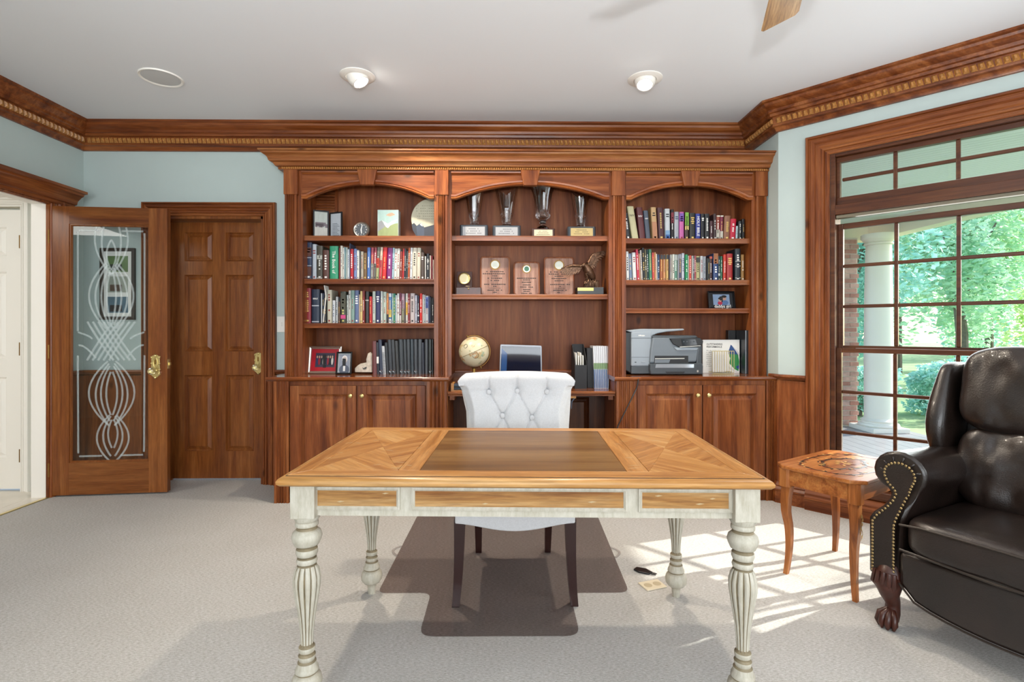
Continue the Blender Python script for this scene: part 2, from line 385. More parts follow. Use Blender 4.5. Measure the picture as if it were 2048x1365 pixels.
beads(b, (XR, YC - .02, 0), (XR, YB - .05, 0), .049, ZC - .127, .034, .012, .042)
beads(b, W(1.8, 0), W(-.01, 0), .049, ZC - .127, .034, .012, .042)
beads(b, (XL, YB - .05, 0), (XL, 2.6, 0), .049, ZC - .127, .034, .012, .042)
o = b.build('bead_strip', CV, crown); o['kind'] = 'stuff'; o['label'] = 'carved bead strip'
# wainscot, chair rail and base on the stretches of wall that show
CAP = [(0, .86), (.012, .862), (.012, .875), (.03, .882), (.038, .892), (.034, .905), (0, .905)]
BASE = [(0, 0), (.03, 0), (.03, .085), (.036, .09), (.036, .1), (.024, .115), (.026, .125), (.014, .145), (0, .145)]
def wain(name, path, mat, n):
    b = MB().sweep(path, [(0, .1), (.012, .1), (.012, .87), (0, .87)])
    o = stru(b.build(name, mat), 'stained wood wainscot')
    MB().sweep(path, CAP).build('chair_rail', WX if mat is WZ else mat, o, smooth=25)
    MB().sweep(path, BASE).build('base_moulding', WX if mat is WZ else mat, o, smooth=25)
wain('baseboard_back', [(DX0 - .1, YB), (XL, YB), (XL, HY1 + .14)], WZ, 1)
wain('baseboard_behind_switch', [(-1.665, YB), (DX1 + .103, YB)], WZ, 1)
wain('baseboard_right', [tuple(W(.18, 0)[:2]), (XR, YC), (XR, 3.70)], WZ, 1)
wain('baseboard_window', [tuple(W(LW, 0)[:2]), tuple(W(1.77, 0)[:2])], WZ, 1)
wain('baseboard_left', [(XL, HY0 - .2), (XL, YF), (XE, YF), (XE, YE)], WZ, 1)
# panel under the window with a recessed field and the tall moulded base of the bay
b = MB(); wbox(b, .18, 1.77, 0, .19, 0, .014)
o = stru(b.build('baseboard_bay', WA), 'stained wood panel and moulded base below the window')
MB().sweep([tuple(W(1.77, 0)[:2]), tuple(W(.18, 0)[:2])], [(0.014, 0), (.05, 0), (.05, .07), (.058, .075), (.058, .088), (.045, .098), (.046, .112), (.034, .13), (.03, .14), (0.014, .145)]).build('base_moulding', WA, o, smooth=25)

# ------------------------------------------------------------------ casings
CAS = [(0, 0), (0, .010), (.004, .016), (.012, .016), (.015, .008), (.021, .008), (.025, .020), (.034, .020), (.037, .012), (.041, .012), (.047, .018), (.062, .017), (.066, .026), (.070, .030), (.084, .030), (.087, .024), (.091, .024), (.095, .038), (.104, .038), (.108, .03), (.108, 0)]
def casing(name, path, O, A, B, Nn, mat, sc=1.0, label=None, mat2=None):
    # path runs so that "left" is away from the opening
    return stru(MB().sweep(path, [(u * sc, v) for u, v in CAS], O, A, B, Nn, ms=[0, 1, 0]).build(name, [mat, mat2 or mat], smooth=25), label)
casing('trim_2', [(DX0, 0), (DX0, DZT), (DX1, DZT), (DX1, 0)], (0, YB, 0), (1, 0, 0), (0, 0, 1), (0, -1, 0), WZ, .97, 'stepped wooden casing round the closed six-panel door', WX)
# jamb of the closed door
b = box((DX0, YB, 0), (DX0 + .02, YB + .2, DZT)).box((DX1 - .02, YB, 0), (DX1, YB + .2, DZT)).box((DX0, YB, DZT - .02), (DX1, YB + .2, DZT))
b.box((DX0 + .02, YB + .12, 0), (DX0 + .035, YB + .14, DZT - .02))
stru(b.build('trim_3', DZ), 'wooden jamb of the closed door')
casing('trim_4', [(WS0, 0.146), (WS0, WZ1), (WS1, WZ1), (WS1, .146)], WO, WA_, ZV, WN, WZ, 1.3, 'wide stepped wooden casing round the bay window', WA)
# left doorway: casing plus projecting cornice head
casing('trim_5', [(-HY1, 0), (-HY1, HZ), (-HY0, HZ), (-HY0, 0)], (XL, 0, 0), (0, -1, 0), (0, 0, 1), (1, 0, 0), WZ, .9, 'wooden casing round the hall doorway')
HEAD = [(0, 2.145), (.03, 2.145), (.034, 2.165), (.05, 2.17), (.055, 2.195), (.085, 2.225), (.1, 2.232), (.105, 2.245), (.13, 2.25), (.13, 2.268), (0, 2.268)]
b = MB().sweep([(XL, YB - .22 + .10), (XL, HY0 - .2)], [(u, v) for u, v in HEAD])
b.sweep([(XL + .001, YB - .12), (XL + .001, YB - .119)], HEAD)
o = stru(b.build('trim_6', WYg, smooth=25), 'projecting wooden cornice above the hall doorway')
b = box((XL - .13, HY1, 0), (XL - .02, HY1 + .02, HZ)).box((XL - .13, HY0 - .02, 0), (XL - .02, HY0, HZ)).box((XL - .13, HY0, HZ), (XL - .02, HY1, HZ + .02))
stru(b.build('trim_7', WHITE), 'white painted hall side of the doorway jamb')
b = box((XL - .02, HY1 - .004, 0), (XL + .002, HY1 + .02, HZ)).box((XL - .02, HY0, HZ - .004), (XL + .002, HY1, HZ + .02))
stru(b.build('trim_8', WZ), 'stained room side of the doorway jamb')

# ------------------------------------------------------------------ doors
def panel(mb, x0, x1, z0, z1, y, dep, lip=.012, bev=.028, raise_=.9, O=(0, 0, 0)):
    # moulded recess and raised field in the XZ plane, front at y, going back to y+dep
    r = [(x0, x1, z0, z1, y), (x0 + lip, x1 - lip, z0 + lip, z1 - lip, y + dep), (x0 + lip + .004, x1 - lip - .004, z0 + lip + .004, z1 - lip - .004, y + dep),
         (x0 + lip + bev, x1 - lip - bev, z0 + lip + bev, z1 - lip - bev, y + dep * (1 - raise_))]
    vs = []
    for a, b_, c, d, yy in r: vs += [(a, yy, c), (b_, yy, c), (b_, yy, d), (a, yy, d)]
    fs = [(i * 4 + k, i * 4 + (k + 1) % 4, i * 4 + 4 + (k + 1) % 4, i * 4 + 4 + k) for i in range(3) for k in range(4)] + [(12, 13, 14, 15)]
    return mb.add(vs, fs)
def escutcheon(parent, c, side=-1):
    # ornate backplate with keyhole oval and faceted glass knob; c is the plate centre, local to the parent
    cx, cy, cz = c
    out = [(0, .092), (.012, .085), (.022, .079), (.034, .075), (.033, .062), (.028, .056), (.029, .03), (.035, .024), (.029, .014), (.03, -.014), (.035, -.024), (.029, -.03), (.03, -.05), (.036, -.058), (.027, -.066), (.014, -.078), (0, -.096)]
    poly = out + [(-x, z) for x, z in out[-2:0:-1]]
    pl = MB().prism(poly, (cx, cy, cz), (1, 0, 0), (0, 0, 1), (0, -1, 0), .005)
    pl.tube([(cx + .014 * math.cos(a), cy - .006, cz + .028 + .038 * math.sin(a)) for a in [2 * PI * i / 20 for i in range(20)]], .004, 6, closed=True)
    for sx in (-1, 1):
        for zz in (.068, .024, -.024, -.055): pl.ball((cx + sx * .027, cy - .005, cz + zz), .007, 8, 6)
    for zz in (.08, -.082): pl.ball((cx, cy - .005, cz + zz), .01, 8, 6)
    e = pl.build('escutcheon', BRASS, parent, smooth=40, bevel=.001, local=True)
    MB().prism([(.006, -.012), (.006, .02), (0, .026), (-.006, .02), (-.006, -.012)], (cx, cy - .0055, cz + .028), (1, 0, 0), (0, 0, 1), (0, -1, 0), .001).build('keyhole', OLDBR, e, local=True)
    st = MB()
    prof = [(.001, 0), (.012, 0), (.013, .006), (.008, .01), (.008, .03), (.014, .034), (.014, .036), (.001, .036)]
    st.lathe(prof, (0, 0, 0), 16); st.v = [(cx + p[0], cy - .004 - p[2], cz - .03 + p[1]) for p in st.v]
    st.build('knob_stem', BRASS, e, smooth=40, local=True)
    kb = MB().lathe([(.001, .034), (.016, .036), (.026, .046), (.027, .054), (.02, .066), (.008, .07), (.001, .07)], (0, 0, 0), 10)
    kb.v = [(cx + p[0], cy - .004 - p[2], cz - .03 + p[1]) for p in kb.v]
    kb.build('glass_knob', CRYST, e, local=True)
# closed six-panel door
YD = 4.215
d1 = MB(); dx0, dx1, dz1 = DX0 + .022, DX1 - .022, DZT - .022
px = [XY(v, YD) for v in (369, 425, 451.4, 507.7)]; pz = [ZY(v, YD) for v in (466.6, 524, 551, 703, 750, 901)]
for a, c in ((dx0, px[0]), (px[1], px[2]), (px[3], dx1)): d1.box((a, YD, .012), (c, YD + .045, dz1))
for c0, c1 in ((px[0], px[1]), (px[2], px[3])):
    for a, c in ((pz[0], dz1), (pz[2], pz[1]), (pz[4], pz[3]), (.012, pz[5])): d1.box((c0, YD, a), (c1, YD + .045, c))
d1 = stru(d1.build('door_1', DZ), 'closed six-panel stained wooden door')
for c0, c1 in ((px[0], px[1]), (px[2], px[3])):
    for i in (0, 2, 4): panel(MB(), c0, c1, pz[i + 1], pz[i], YD, .016).build('panel', DZ, d1)
ck = onY(517, 727, YD); escutcheon(d1, (ck.x, YD, ck.z))
# open French door with bevelled glass
R2 = math.atan2(.077, .79)
d2 = bpy.data.objects.new('door_2', None); COL.objects.link(d2); d2.location = (XL, HY1 + .005, 0); d2.rotation_euler = (0, 0, R2)
MX[d2.name] = Matrix.Translation((XL, HY1 + .005, 0)) @ Matrix.Rotation(R2, 4, 'Z'); stru(d2, 'open French door with a bevelled ornamental glass pane')
L2, GX0, GX1, GZ0, GZ1, T2 = .80, .128, .672, .245, 1.995, .044
for n, a, c, m in (('stile', (0, 0, .012), (GX0, T2, 2.122), DZ), ('stile', (GX1, 0, .012), (L2, T2, 2.122), DZ), ('rail', (GX0, 0, GZ1), (GX1, T2, 2.122), DX), ('rail', (GX0, 0, .012), (GX1, T2, GZ0), DX)):
    box(a, c).build(n, m, d2, local=True)
MB().sweep([(GX0, GZ0), (GX0, GZ1), (GX1, GZ1), (GX1, GZ0)], [(0, .001), (0, .016), (-.008, .016), (-.014, .006), (-.014, .001)], (0, T2 * .5 - .004 + .004, 0), (1, 0, 0), (0, 0, 1), (0, -1, 0), closed=True).build('glazing_bead', DZ, d2, local=True)
g2 = box((GX0, T2 * .5 - .003, GZ0), (GX1, T2 * .5 + .003, GZ1)).build('glass_pane', DGLASS, d2, local=True)
def gl(cx, cy, crop):
    return ((80 + cx * .2344 - 94) / 237 * .79, T2 * .5 - .004, 1.22 - ((400 if crop == 1 else 690) + cy * .2344 - 660) * 3.81 / 1030)
def strand(pts, r=.0075): MB().tube([gl(*p) for p in pts], r, 6, flat=.28, up=(0, 1, 0)).build('bevelled_band', ETCH, g2, smooth=60, local=True)
def lens(xc, a, y0, y1, crop, n=18, t0=0, t1=1):
    for sg in (-1, 1):
        strand([(xc + sg * a * math.sin(PI * (t0 + (t1 - t0) * i / n)) ** .85 if 0 < i < n else xc + sg * a * max(0, math.sin(PI * (t0 + (t1 - t0) * i / n))) ** .85, y0 + (y1 - y0) * i / n, crop) for i in range(n + 1)])
for a in (42,): lens(577, a, 340, 600, 1)
for a, y0 in ((85, 300), (145, 270)): lens(577, a, y0 - 120, 640, 1, t0=.18 if a == 85 else .2)
for a, y0, y1 in ((40, 620, 1000), (88, 600, 1030), (140, 575, 1060), (195, 560, 1060)): lens(577, a, y0 - 20, y1 + 40, 1, t0=.06, t1=.94)
for a, y0, y1 in ((48, 230, 600), (95, 180, 650), (140, 160, 690), (200, 140, 680)): lens(580, a, y0, y1, 2, t0=.04, t1=.96)
for a, y0, y1 in ((42, 640, 880), (85, 610, 950), (140, 600, 990)): lens(590, a, y0, y1, 2, t0=.05, t1=.95)
for k in range(5):
    for sg in (-1, 1):
        x0 = 577 - sg * (210 - k * 48)
        strand([(x0 + sg * 230 * i / 10, 1040 + 330 * i / 10 + 14 * math.sin(PI * i / 10) * sg, 1) for i in range(11)], .0085)
for sg in (-1, 1):
    strand([(577 + sg * (290 - 120 * math.sin(PI * .5 * i / 10)), 1130 + 60 * i / 10 + (0 if i < 10 else 0), 1) for i in range(11)])
    strand([(577 + sg * (285 - 150 * i / 10), 1350 - 110 * math.cos(PI * .5 * i / 10), 1) for i in range(11)])
for sg in (-1, 1):
    strand([(577 + sg * 292, 280, 1), (577 + sg * 292, 700, 1), (577 + sg * 292, 1120, 1)]); strand([(577 + sg * 292, 90, 2), (577 + sg * 290, 500, 2), (577 + sg * 288, 920, 2)])
    strand([(577 + sg * 280, 265, 1), (577 + sg * 90, 265, 1)]); strand([(577 + sg * 280, 945, 2), (577 + sg * 80, 945, 2)])
escutcheon(d2, ((310 - 94) / 237 * .79, 0, 1.22 - (733 - 660) * 3.85 / 1030))
e = box((L2, .008, .93), (L2 + .003, .036, 1.0)).build('latch_plate', BRASS, d2, local=True)
box((L2 + .003, .016, .955), (L2 + .012, .03, .975)).build('latch_bolt', BRASS, e, local=True)
for z in (.2, 1.06, 1.9): MB().lathe([(.006, -.05), (.006, .05)], (-.003, -.004, z), 8).build('hinge', OLDBR, d2, local=True)
# hall beyond the doorway
HYW = 3.95
stru(box((-6.4, 0, -.06), (XL, HYW + .15, -.004)).build('floor_hall', pbr('hall_grout', '#b9b0a2', .6)))
fl = bpy.data.objects['floor_hall']; TILE = pbr('hall_tile', '#ddd5c8', .15, var=.06, vscale=6)
for i in range(4):
    for j in range(4): box((XL - .13 - .455 * (i + 1) + .003, HYW - .455 * (j + 1) + .003, -.01), (XL - .13 - .455 * i - .003, HYW - .455 * j - .003, 0)).build('tile', TILE, fl, bevel=.002)
stru(box((XL - .02, HY0, -.004), (XL + .004, HY1, .006)).build('trim_9', BRASS), 'thin metal strip where the carpet meets the hall tile')
stru(box((XL - .13, HY0, -.012), (XL - .02, HY1, .0)).build('trim_10', TILE), 'tile threshold of the hall doorway')
HDX1 = XY(40, HYW); HDX0 = HDX1 - .80
b = box((-6.4, HYW, 0), (HDX0 - .012, HYW + .15, ZC)).box((HDX1 + .012, HYW, 0), (XL - .13, HYW + .15, ZC)).box((HDX0 - .012, HYW, 2.15), (HDX1 + .012, HYW + .15, ZC))
stru(b.build('wall_hall_end', pbr('hall_paint', '#e6e0d2', .8)))
stru(box((-6.5, -.1, 0), (-6.4, HYW + .15, ZC)).build('wall_hall_far', bpy.data.materials['hall_paint']))
stru(box((-6.4, -.1, ZC), (XL - .13, HYW + .15, ZC + .1)).build('ceiling_hall', CEIL)); stru(box((-6.4, -.1, 0), (XL - .13, 0, ZC)).build('wall_hall_front', bpy.data.materials['hall_paint']))
casing('trim_11', [(HDX0 - .012, 0), (HDX0 - .012, 2.15), (HDX1 + .012, 2.15), (HDX1 + .012, 0)], (0, HYW, 0), (1, 0, 0), (0, 0, 1), (0, -1, 0), WHITE, .75, 'white casing round the hall door')
d3 = MB(); ww = (HDX1 - HDX0)
st = .11; mid = .1; zz = [2.13, 2.0, 1.78, 1.66, 1.0, .86, .25, .012]
xs = [HDX0, HDX0 + st, HDX0 + ww / 2 - mid / 2, HDX0 + ww / 2 + mid / 2, HDX1 - st, HDX1]
for a, c in ((0, 1), (2, 3), (4, 5)): d3.box((xs[a], HYW + .01, .012), (xs[c], HYW + .05, 2.13))
for c0, c1 in ((1, 2), (3, 4)):
    for a, c in ((1, 0), (3, 2), (5, 4), (7, 6)): d3.box((xs[c0], HYW + .01, zz[a]), (xs[c1], HYW + .05, zz[c]))
d3 = stru(d3.build('door_3', WHITE), 'white six-panel door in the hall')
for c0, c1 in ((1, 2), (3, 4)):
    for a in (1, 3, 5): panel(MB(), xs[c0], xs[c1], zz[a + 1], zz[a], HYW + .01, .012).build('panel', WHITE, d3)
for py in (486, 698, 909):
    z = ZY(py, HYW); b = box((HDX1 - .006, HYW - .004, z - .05), (HDX1 + .018, HYW + .012, z + .05)); b.build('hinge', OLDBR, d3, bevel=.002)
stru(box((HDX1 + .1, HYW - .014, 0), (XL - .13, HYW, .11)).build('baseboard_hall', WHITE))
# unseen window casings and blinds added on solid walls behind the fill lamps
BLIND = pbr('white_blind', '#efeeea', .9)
def window_dressing(name, O, A, Nn, wd, lab):
    O, A, Nn = map(Vector, (O, A, Nn)); b = MB()
    b.prism([(-wd / 2, .45), (wd / 2, .45), (wd / 2, 2.45), (-wd / 2, 2.45)], O, A, ZV, Nn, .012)
    o = stru(b.build(name, BLIND), lab)
    MB().sweep([(-wd / 2, .45), (-wd / 2, 2.45), (wd / 2, 2.45), (wd / 2, .45)], CAS, O, A, ZV, Nn, closed=True).build('casing', WX, o)
window_dressing('rear_window_dressing', (-.2, YF, 0), (1, 0, 0), (0, 1, 0), 4.4, 'wide window with drawn white blind behind the camera')
window_dressing('side_window_dressing', (XE, -.4, 0), (0, -1, 0), (-1, 0, 0), 2.4, 'window with drawn white blind on the right-hand wall')

# ------------------------------------------------------------------ bay window
win = bpy.data.objects.new('window_1', None); COL.objects.link(win); stru(win, 'tall stained wooden sash window with a transom light')
PC = [.38, .666, .9645, 1.263, 1.56]; mw = .011
WD_ = wood('backlit_pine', '#6b3820', '#834a2a', '#9a5f38', 'x', k=.4, rz=PI / 4, knots=0)  # pine darkened so its colour holds the backlit shade of the sash
def mbx(name, s0, s1, z0, z1, o0, o1, mat=WD_, bev=.003):
    b = MB(); wbox(b, s0, s1, z0, z1, o0, o1); return b.build(name, mat, win, bevel=bev)
for a, c in ((WS0, .35), (1.60, WS1)): mbx('jamb', a, c, WZ0, WZ1, -.15, 0)
mbx('head', .35, 1.6, WZ1 - .02, WZ1, -.15, 0); mbx('sill', .33, 1.62, WZ0 - .03, WZ0 + .012, -.15, .04)
mbx('transom_bar', .35, 1.6, 1.98, 2.045, -.15, .006)
mbx('transom_rail', .35, 1.6, 2.045, 2.10, -.08, -.035); mbx('transom_rail', .35, 1.6, 2.335, WZ1 - .02, -.08, -.035)
mbx('transom_stile', .35, .37, 2.1, 2.335, -.08, -.035); mbx('transom_stile', 1.57, 1.6, 2.1, 2.335, -.08, -.035)
mbx('blind_cassette', .352, 1.598, 1.958, 1.979, -.06, -.01, pbr('blind_cassette', '#6d6552', .5))
def sash(z0, z1, zs, off, rb, rt):
    mbx('sash_stile', .35, .38, z0, z1, off - .035, off); mbx('sash_stile', 1.56, 1.6, z0, z1, off - .035, off)
    mbx('sash_rail', .38, 1.56, z0, z0 + rb, off - .035, off); mbx('sash_rail', .38, 1.56, z1 - rt, z1, off - .035, off)
def lights(zlist, off):
    for z in zlist[1:-1]: mbx('muntin', .38, 1.56, z - mw, z + mw, off - .028, off - .006, bev=.005)
    for s in PC[1:-1]: mbx('muntin', s - mw, s + mw, zlist[0], zlist[-1], off - .03, off - .004, bev=.005)
    for i in range(4):
        for j in range(len(zlist) - 1):
            b = MB(); wbox(b, PC[i] + (mw if i else 0) - .002, PC[i + 1] - (mw if i < 3 else 0) + .002, zlist[j] + (mw if j else 0) - .002, zlist[j + 1] - (mw if j < len(zlist) - 2 else 0) + .002, off - .02, off - .016)
            b.build('pane', GLASS, win)
sash(1.069, 1.93, 0, -.075, .046, .035); lights([1.115, 1.375, 1.645, 1.895], -.075)
sash(.202, 1.1, 0, -.03, .074, .031); lights([.276, .541, .808, 1.069], -.03)
lights([2.10, 2.218, 2.335], -.04)
# ------------------------------------------------------------------ outside
GZ = -.12
LAWN = pbr('lawn', '#86a06a', 1, var=.35, vscale=1.2, bmp=.4, bscale=60)
stru(MB().prism([(XR + .2, YC + .3), (XE + .1, YE - .2), (8, -6), (60, -20), (60, 60), (2, 60), (2, YB + .5)], (0, 0, GZ - .32), (1, 0, 0), (0, 1, 0), (0, 0, 1), .1).build('ground', LAWN))
DECK = pbr('porch_boards', '#8a8a8c', .45, var=.08, vscale=4)
pf = stru(MB().prism([(XR + .1, YC + .15), (XE + .1, YE + .02), (XE + .1, 2.1), (5.35, 2.1), (5.35, 7.5), (XR + .16, 7.5)], (0, 0, GZ - .2), (1, 0, 0), (0, 1, 0), (0, 0, 1), .19).build('floor_porch', DECK))
for i in range(20):
    x = 2.35 + .15 * i; y0 = max(2.1, XR + YC - x + .26)
    box((x + .003, y0, GZ - .01), (x + .147, 7.5, GZ)).build('plank', DECK, pf)
PCEIL = pbr('porch_bead_board', '#dde4ea', .5)
pc = stru(MB().prism([(XR + .16, YC + .15), (XE + .11, YE + .02), (5.4, 1.9), (5.4, 7.5), (XR + .16, 7.5)], (0, 0, 2.72), (1, 0, 0), (0, 1, 0), (0, 0, 1), .12).build('ceiling_porch', PCEIL))
for i in range(58):
    t_ = .2 + .07 * i; sa = max(t_ - (7.3 - YC) / S2, (2.15 - XR) / S2 - t_); sb = min((5.18 - XR) / S2 - t_, (YC - 2.0) / S2 + t_)
    if sb - sa > .1:
        b = MB(); wbox(b, sa, sb, 2.712, 2.72, -t_, -t_ - .064); b.build('bead_board', PCEIL, pc)
b = box((XR + .2, 7.3, 2.5), (5.4, 7.5, 2.72)).box((5.2, 1.9, 2.5), (5.4, 7.3, 2.72))
stru(b.build('trim_12', pbr('porch_beam_paint', '#dcd6c6', .6)), 'pale beam at the edge of the porch roof')
cc = onZ(1759, 858, GZ); cc = Vector((4.98, 6.8, GZ))
col = thing('porch_column', 'round white porch column standing on the deck outside the window', 'column', cc)
WH2 = pbr('column_paint', '#ded9cf', .5)
box((-.24, -.24, 0), (.24, .24, .06)).build('plinth', WH2, col, local=True, bevel=.006)
MB().lathe([(.225, .06), (.235, .075), (.225, .1), (.2, .105), (.195, .12), (.205, .14), (.18, .155), (.165, .17)], n=32).build('base_ring', WH2, col, smooth=40, local=True)
MB().lathe([(.163, .17), (.165, 1), (.158, 1.8), (.145, 2.46)], n=32).build('shaft', WH2, col, smooth=40, local=True)
MB().lathe([(.145, 2.46), (.165, 2.47), (.165, 2.49), (.15, 2.5), (.185, 2.54), (.2, 2.56), (.2, 2.61)], n=32).build('capital', WH2, col, smooth=40, local=True)
# brick pier, every brick its own piece
pr = thing('brick_pier', 'red brick pier at the corner of the porch', 'brick pier', (4.55, 7.3, GZ))
x0, x1, y0, y1 = -.36, .36, -.22, .3
box((x0 + .012, y0 + .012, 0), (x1 - .012, y1 - .012, 2.62)).build('mortar', pbr('mortar', '#cfc9c0', .9), pr, local=True)
BR = [pbr('brick_%d' % i, c, .85, var=.2, vscale=20, bmp=.4, bscale=90) for i, c in enumerate(('#b4897e', '#a57468', '#bd9c92', '#b08f86'))]
bh, bl = .068, .2
bmesh_cache = {}
def brick(xa, xb, ya, yb, z, i):
    o = box((xa, ya, z), (xb, yb, z + bh - .013)).build('brick', BR[i % 4], pr, local=True)
for r in range(38):
    z = .02 + r * bh; off = .1 if r % 2 else 0
    x = x0 - off
    while x < x1 - .01:
        a, c = max(x, x0), min(x + bl - .01, x1)
        if c - a > .03: brick(a, c, y0, y0 + .05, z, random.randrange(4))
        x += bl
    y = y0 + .05 - (0 if r % 2 else .1)
    while y < y1 - .01:
        a, c = max(y, y0 + .05), min(y + bl - .01, y1)
        if c - a > .03: brick(x1 - .05, x1, a, c, z, random.randrange(4))
        y += bl
# trees and shrubs beyond the lawn
def leafmat(n, a, b_):
    m, nt, bs = nodes(n); v = coords(nt); f = noise(nt, v, 3.5, 4, .7)
    c = ramp(nt, f, [(.3, lin(a)), (.7, lin(b_))]); nt.links.new(c, bs.inputs['Base Color']); bs.inputs['Roughness'].default_value = .6
    bs.inputs['Transmission Weight'].default_value = 0
    t = nt.nodes.new('ShaderNodeBsdfTranslucent'); nt.links.new(c, t.inputs[0]); s = nt.nodes.new('ShaderNodeMixShader'); s.inputs[0].default_value = .45
    o = nt.nodes['Material Output']; nt.links.new(bs.outputs[0], s.inputs[1]); nt.links.new(t.outputs[0], s.inputs[2]); nt.links.new(s.outputs[0], o.inputs[0]); return m
LV = [leafmat('leaf_light', '#8cc4a4', '#dcf4d4'), leafmat('leaf_blue', '#78bcac', '#c4ece0'), leafmat('leaf_yellow', '#a8d090', '#eef8c4')]
BARK = pbr('bark', '#5e5346', .9, var=.3, vscale=12)
def foliage(c, rad, n, size, seed):
    rnd = random.Random(seed); vs = []; fs = []
    blobs = [(Vector((rnd.uniform(-.65, .65), rnd.uniform(-.65, .65), rnd.uniform(-.7, .75))), rnd.uniform(.3, .5)) for _ in range(16)]
    for i in range(n):
        bc, br = blobs[i % 16]; d = Vector((rnd.gauss(0, 1), rnd.gauss(0, 1), rnd.gauss(0, 1))).normalized() * br * rnd.uniform(.55, 1)
        p = bc + d; p = Vector((c[0] + p.x * rad[0], c[1] + p.y * rad[1], c[2] + p.z * rad[2]))
        u = Vector((rnd.gauss(0, 1), rnd.gauss(0, 1), rnd.gauss(0, .6))).normalized(); q = u.orthogonal().normalized(); s = size * rnd.uniform(.6, 1.3)
        k = len(vs); vs += [p - u * s, p + q * s * .5, p + u * s, p - q * s * .5]; fs.append((k, k + 1, k + 2, k + 3))
    m = MB(); m.v = [tuple(v) for v in vs]; m.f = fs; m.m = [0] * len(fs); return m
def tree(i, x, y, h, rx, rz, m, lab, n=14000, size=.085):
    t = thing('garden_tree', lab, 'tree', (x, y, GZ - .22), group='trees beyond the lawn')
    f = foliage((0, 0, h), (rx, rx, rz), n, size, i)
    o = f.build('foliage', LV[m], t, local=True); o['kind'] = 'stuff'
    rnd = random.Random(i); b = MB().tube([(0, 0, 0), (.05, .03, h * .4), (-.05, .1, h * .8), (0, 0, h)], [.16, .13, .1, .05], 8)
    for k in range(4): a = k * 1.7; b.tube([(0, .05, h * .55 + k * .2), (math.cos(a) * rx * .4, math.sin(a) * rx * .4, h + rz * .2)], [.07, .02], 6)
    b.build('trunk', BARK, t, local=True)
tree(1, 8.0, 12.0, 3.4, 1.65, 3.0, 1, 'bluish green garden tree nearest the porch column')
tree(2, 12.1, 13.5, 3.6, 1.85, 3.3, 0, 'broad light green tree in the middle of the window view', 16000)
tree(3, 19.5, 20.5, 4.2, 1.95, 4.0, 2, 'yellow green tree at the right of the window view', 14000, .11)
tree(4, 14.3, 18.6, 4.8, 2.4, 4.6, 0, 'tall pale tree standing behind the nearer trees', 15000, .12)
tree(5, 27.0, 29.0, 6.0, 3.9, 6.0, 1, 'tall bluish tree far behind on the right', 14000, .16)
tree(6, 18.0, 27.3, 6.0, 3.7, 6.0, 1, 'tall bluish tree far behind in the middle', 14000, .16)
for i, (x, y, r, m, lab) in enumerate(((8.0, 9.2, .68, 1, 'low dark shrub beside the porch column'), (9.65, 9.2, .68, 0, 'rounded shrub at the far edge of the lawn'), (11.4, 10.2, .72, 1, 'wide shrub on the right of the lawn'), (6.4, 9.2, .6, 1, 'small shrub left of the porch column'))):
    t = thing('garden_shrub', lab, 'shrub', (x, y, GZ - .22), group='shrubs along the lawn')
    o = foliage((0, 0, r * .75), (r, r, r * .8), 5000, .05, 40 + i).build('foliage', LV[m], t, local=True); o['kind'] = 'stuff'
    MB().tube([(0, 0, 0), (0, 0, r * .7)], .04, 6).build('stem', BARK, t, local=True)
# ------------------------------------------------------------------ built-in bookcase
YU, YK, YSH = 3.79, 4.07, 3.828                         # face frame, back panel, shelf fronts
CT = .888                                               # worktop height
PIL = [(-1.606, -1.511), (-.507, -.415), (.786, .878), (1.846, 1.932)]
OPN = [(-1.482, -.521), (-.393, .764), (.893, 1.826)]
bc = thing('built_in_bookcase', 'stained pine built-in bookcase with three arched bays across the back wall', 'bookcase', (0, 3.93, CT))
FT = 2.385
def pilaster(x0, x1, y, z0, z1, par, mat=WZ, n=4, d=.022):
    w = x1 - x0; m = .014; fw = (w - 2 * m) / n; poly = [(x0, y + d), (x0, y)]
    for i in range(n):
        a = x0 + m + i * fw
        poly += [(a + fw * .12, y), (a + fw * .25, y + .006), (a + fw * .5, y + .009), (a + fw * .75, y + .006), (a + fw * .88, y)]
    poly += [(x1, y), (x1, y + d)]
    return MB().prism(poly, (0, 0, z0), (1, 0, 0), (0, 1, 0), (0, 0, 1), z1 - z0).build('pilaster', mat, par)
for i, (a, c) in enumerate(PIL):
    pilaster(a + .006, c - .006, YU - .022, CT, 2.21, bc)
    box((a - .002, YU - .03, 2.205), (c + .002, YU, FT)).build('pilaster_block', WZ, bc, bevel=.002)
DIV = [(-1.612, OPN[0][0]), (OPN[0][1], OPN[1][0]), (OPN[1][1], OPN[2][0]), (OPN[2][1], 1.934)]
for a, c in DIV: box((a, YU, CT), (c, YK, FT)).build('divider', WZ, bc)
box((-1.612, YK, CT), (1.934, YB - .001, FT)).build('back_panel', BK, bc)
box((-1.612, YU + .02, FT), (1.934, YB - .001, FT + .02)).build('top_board', WX, bc)
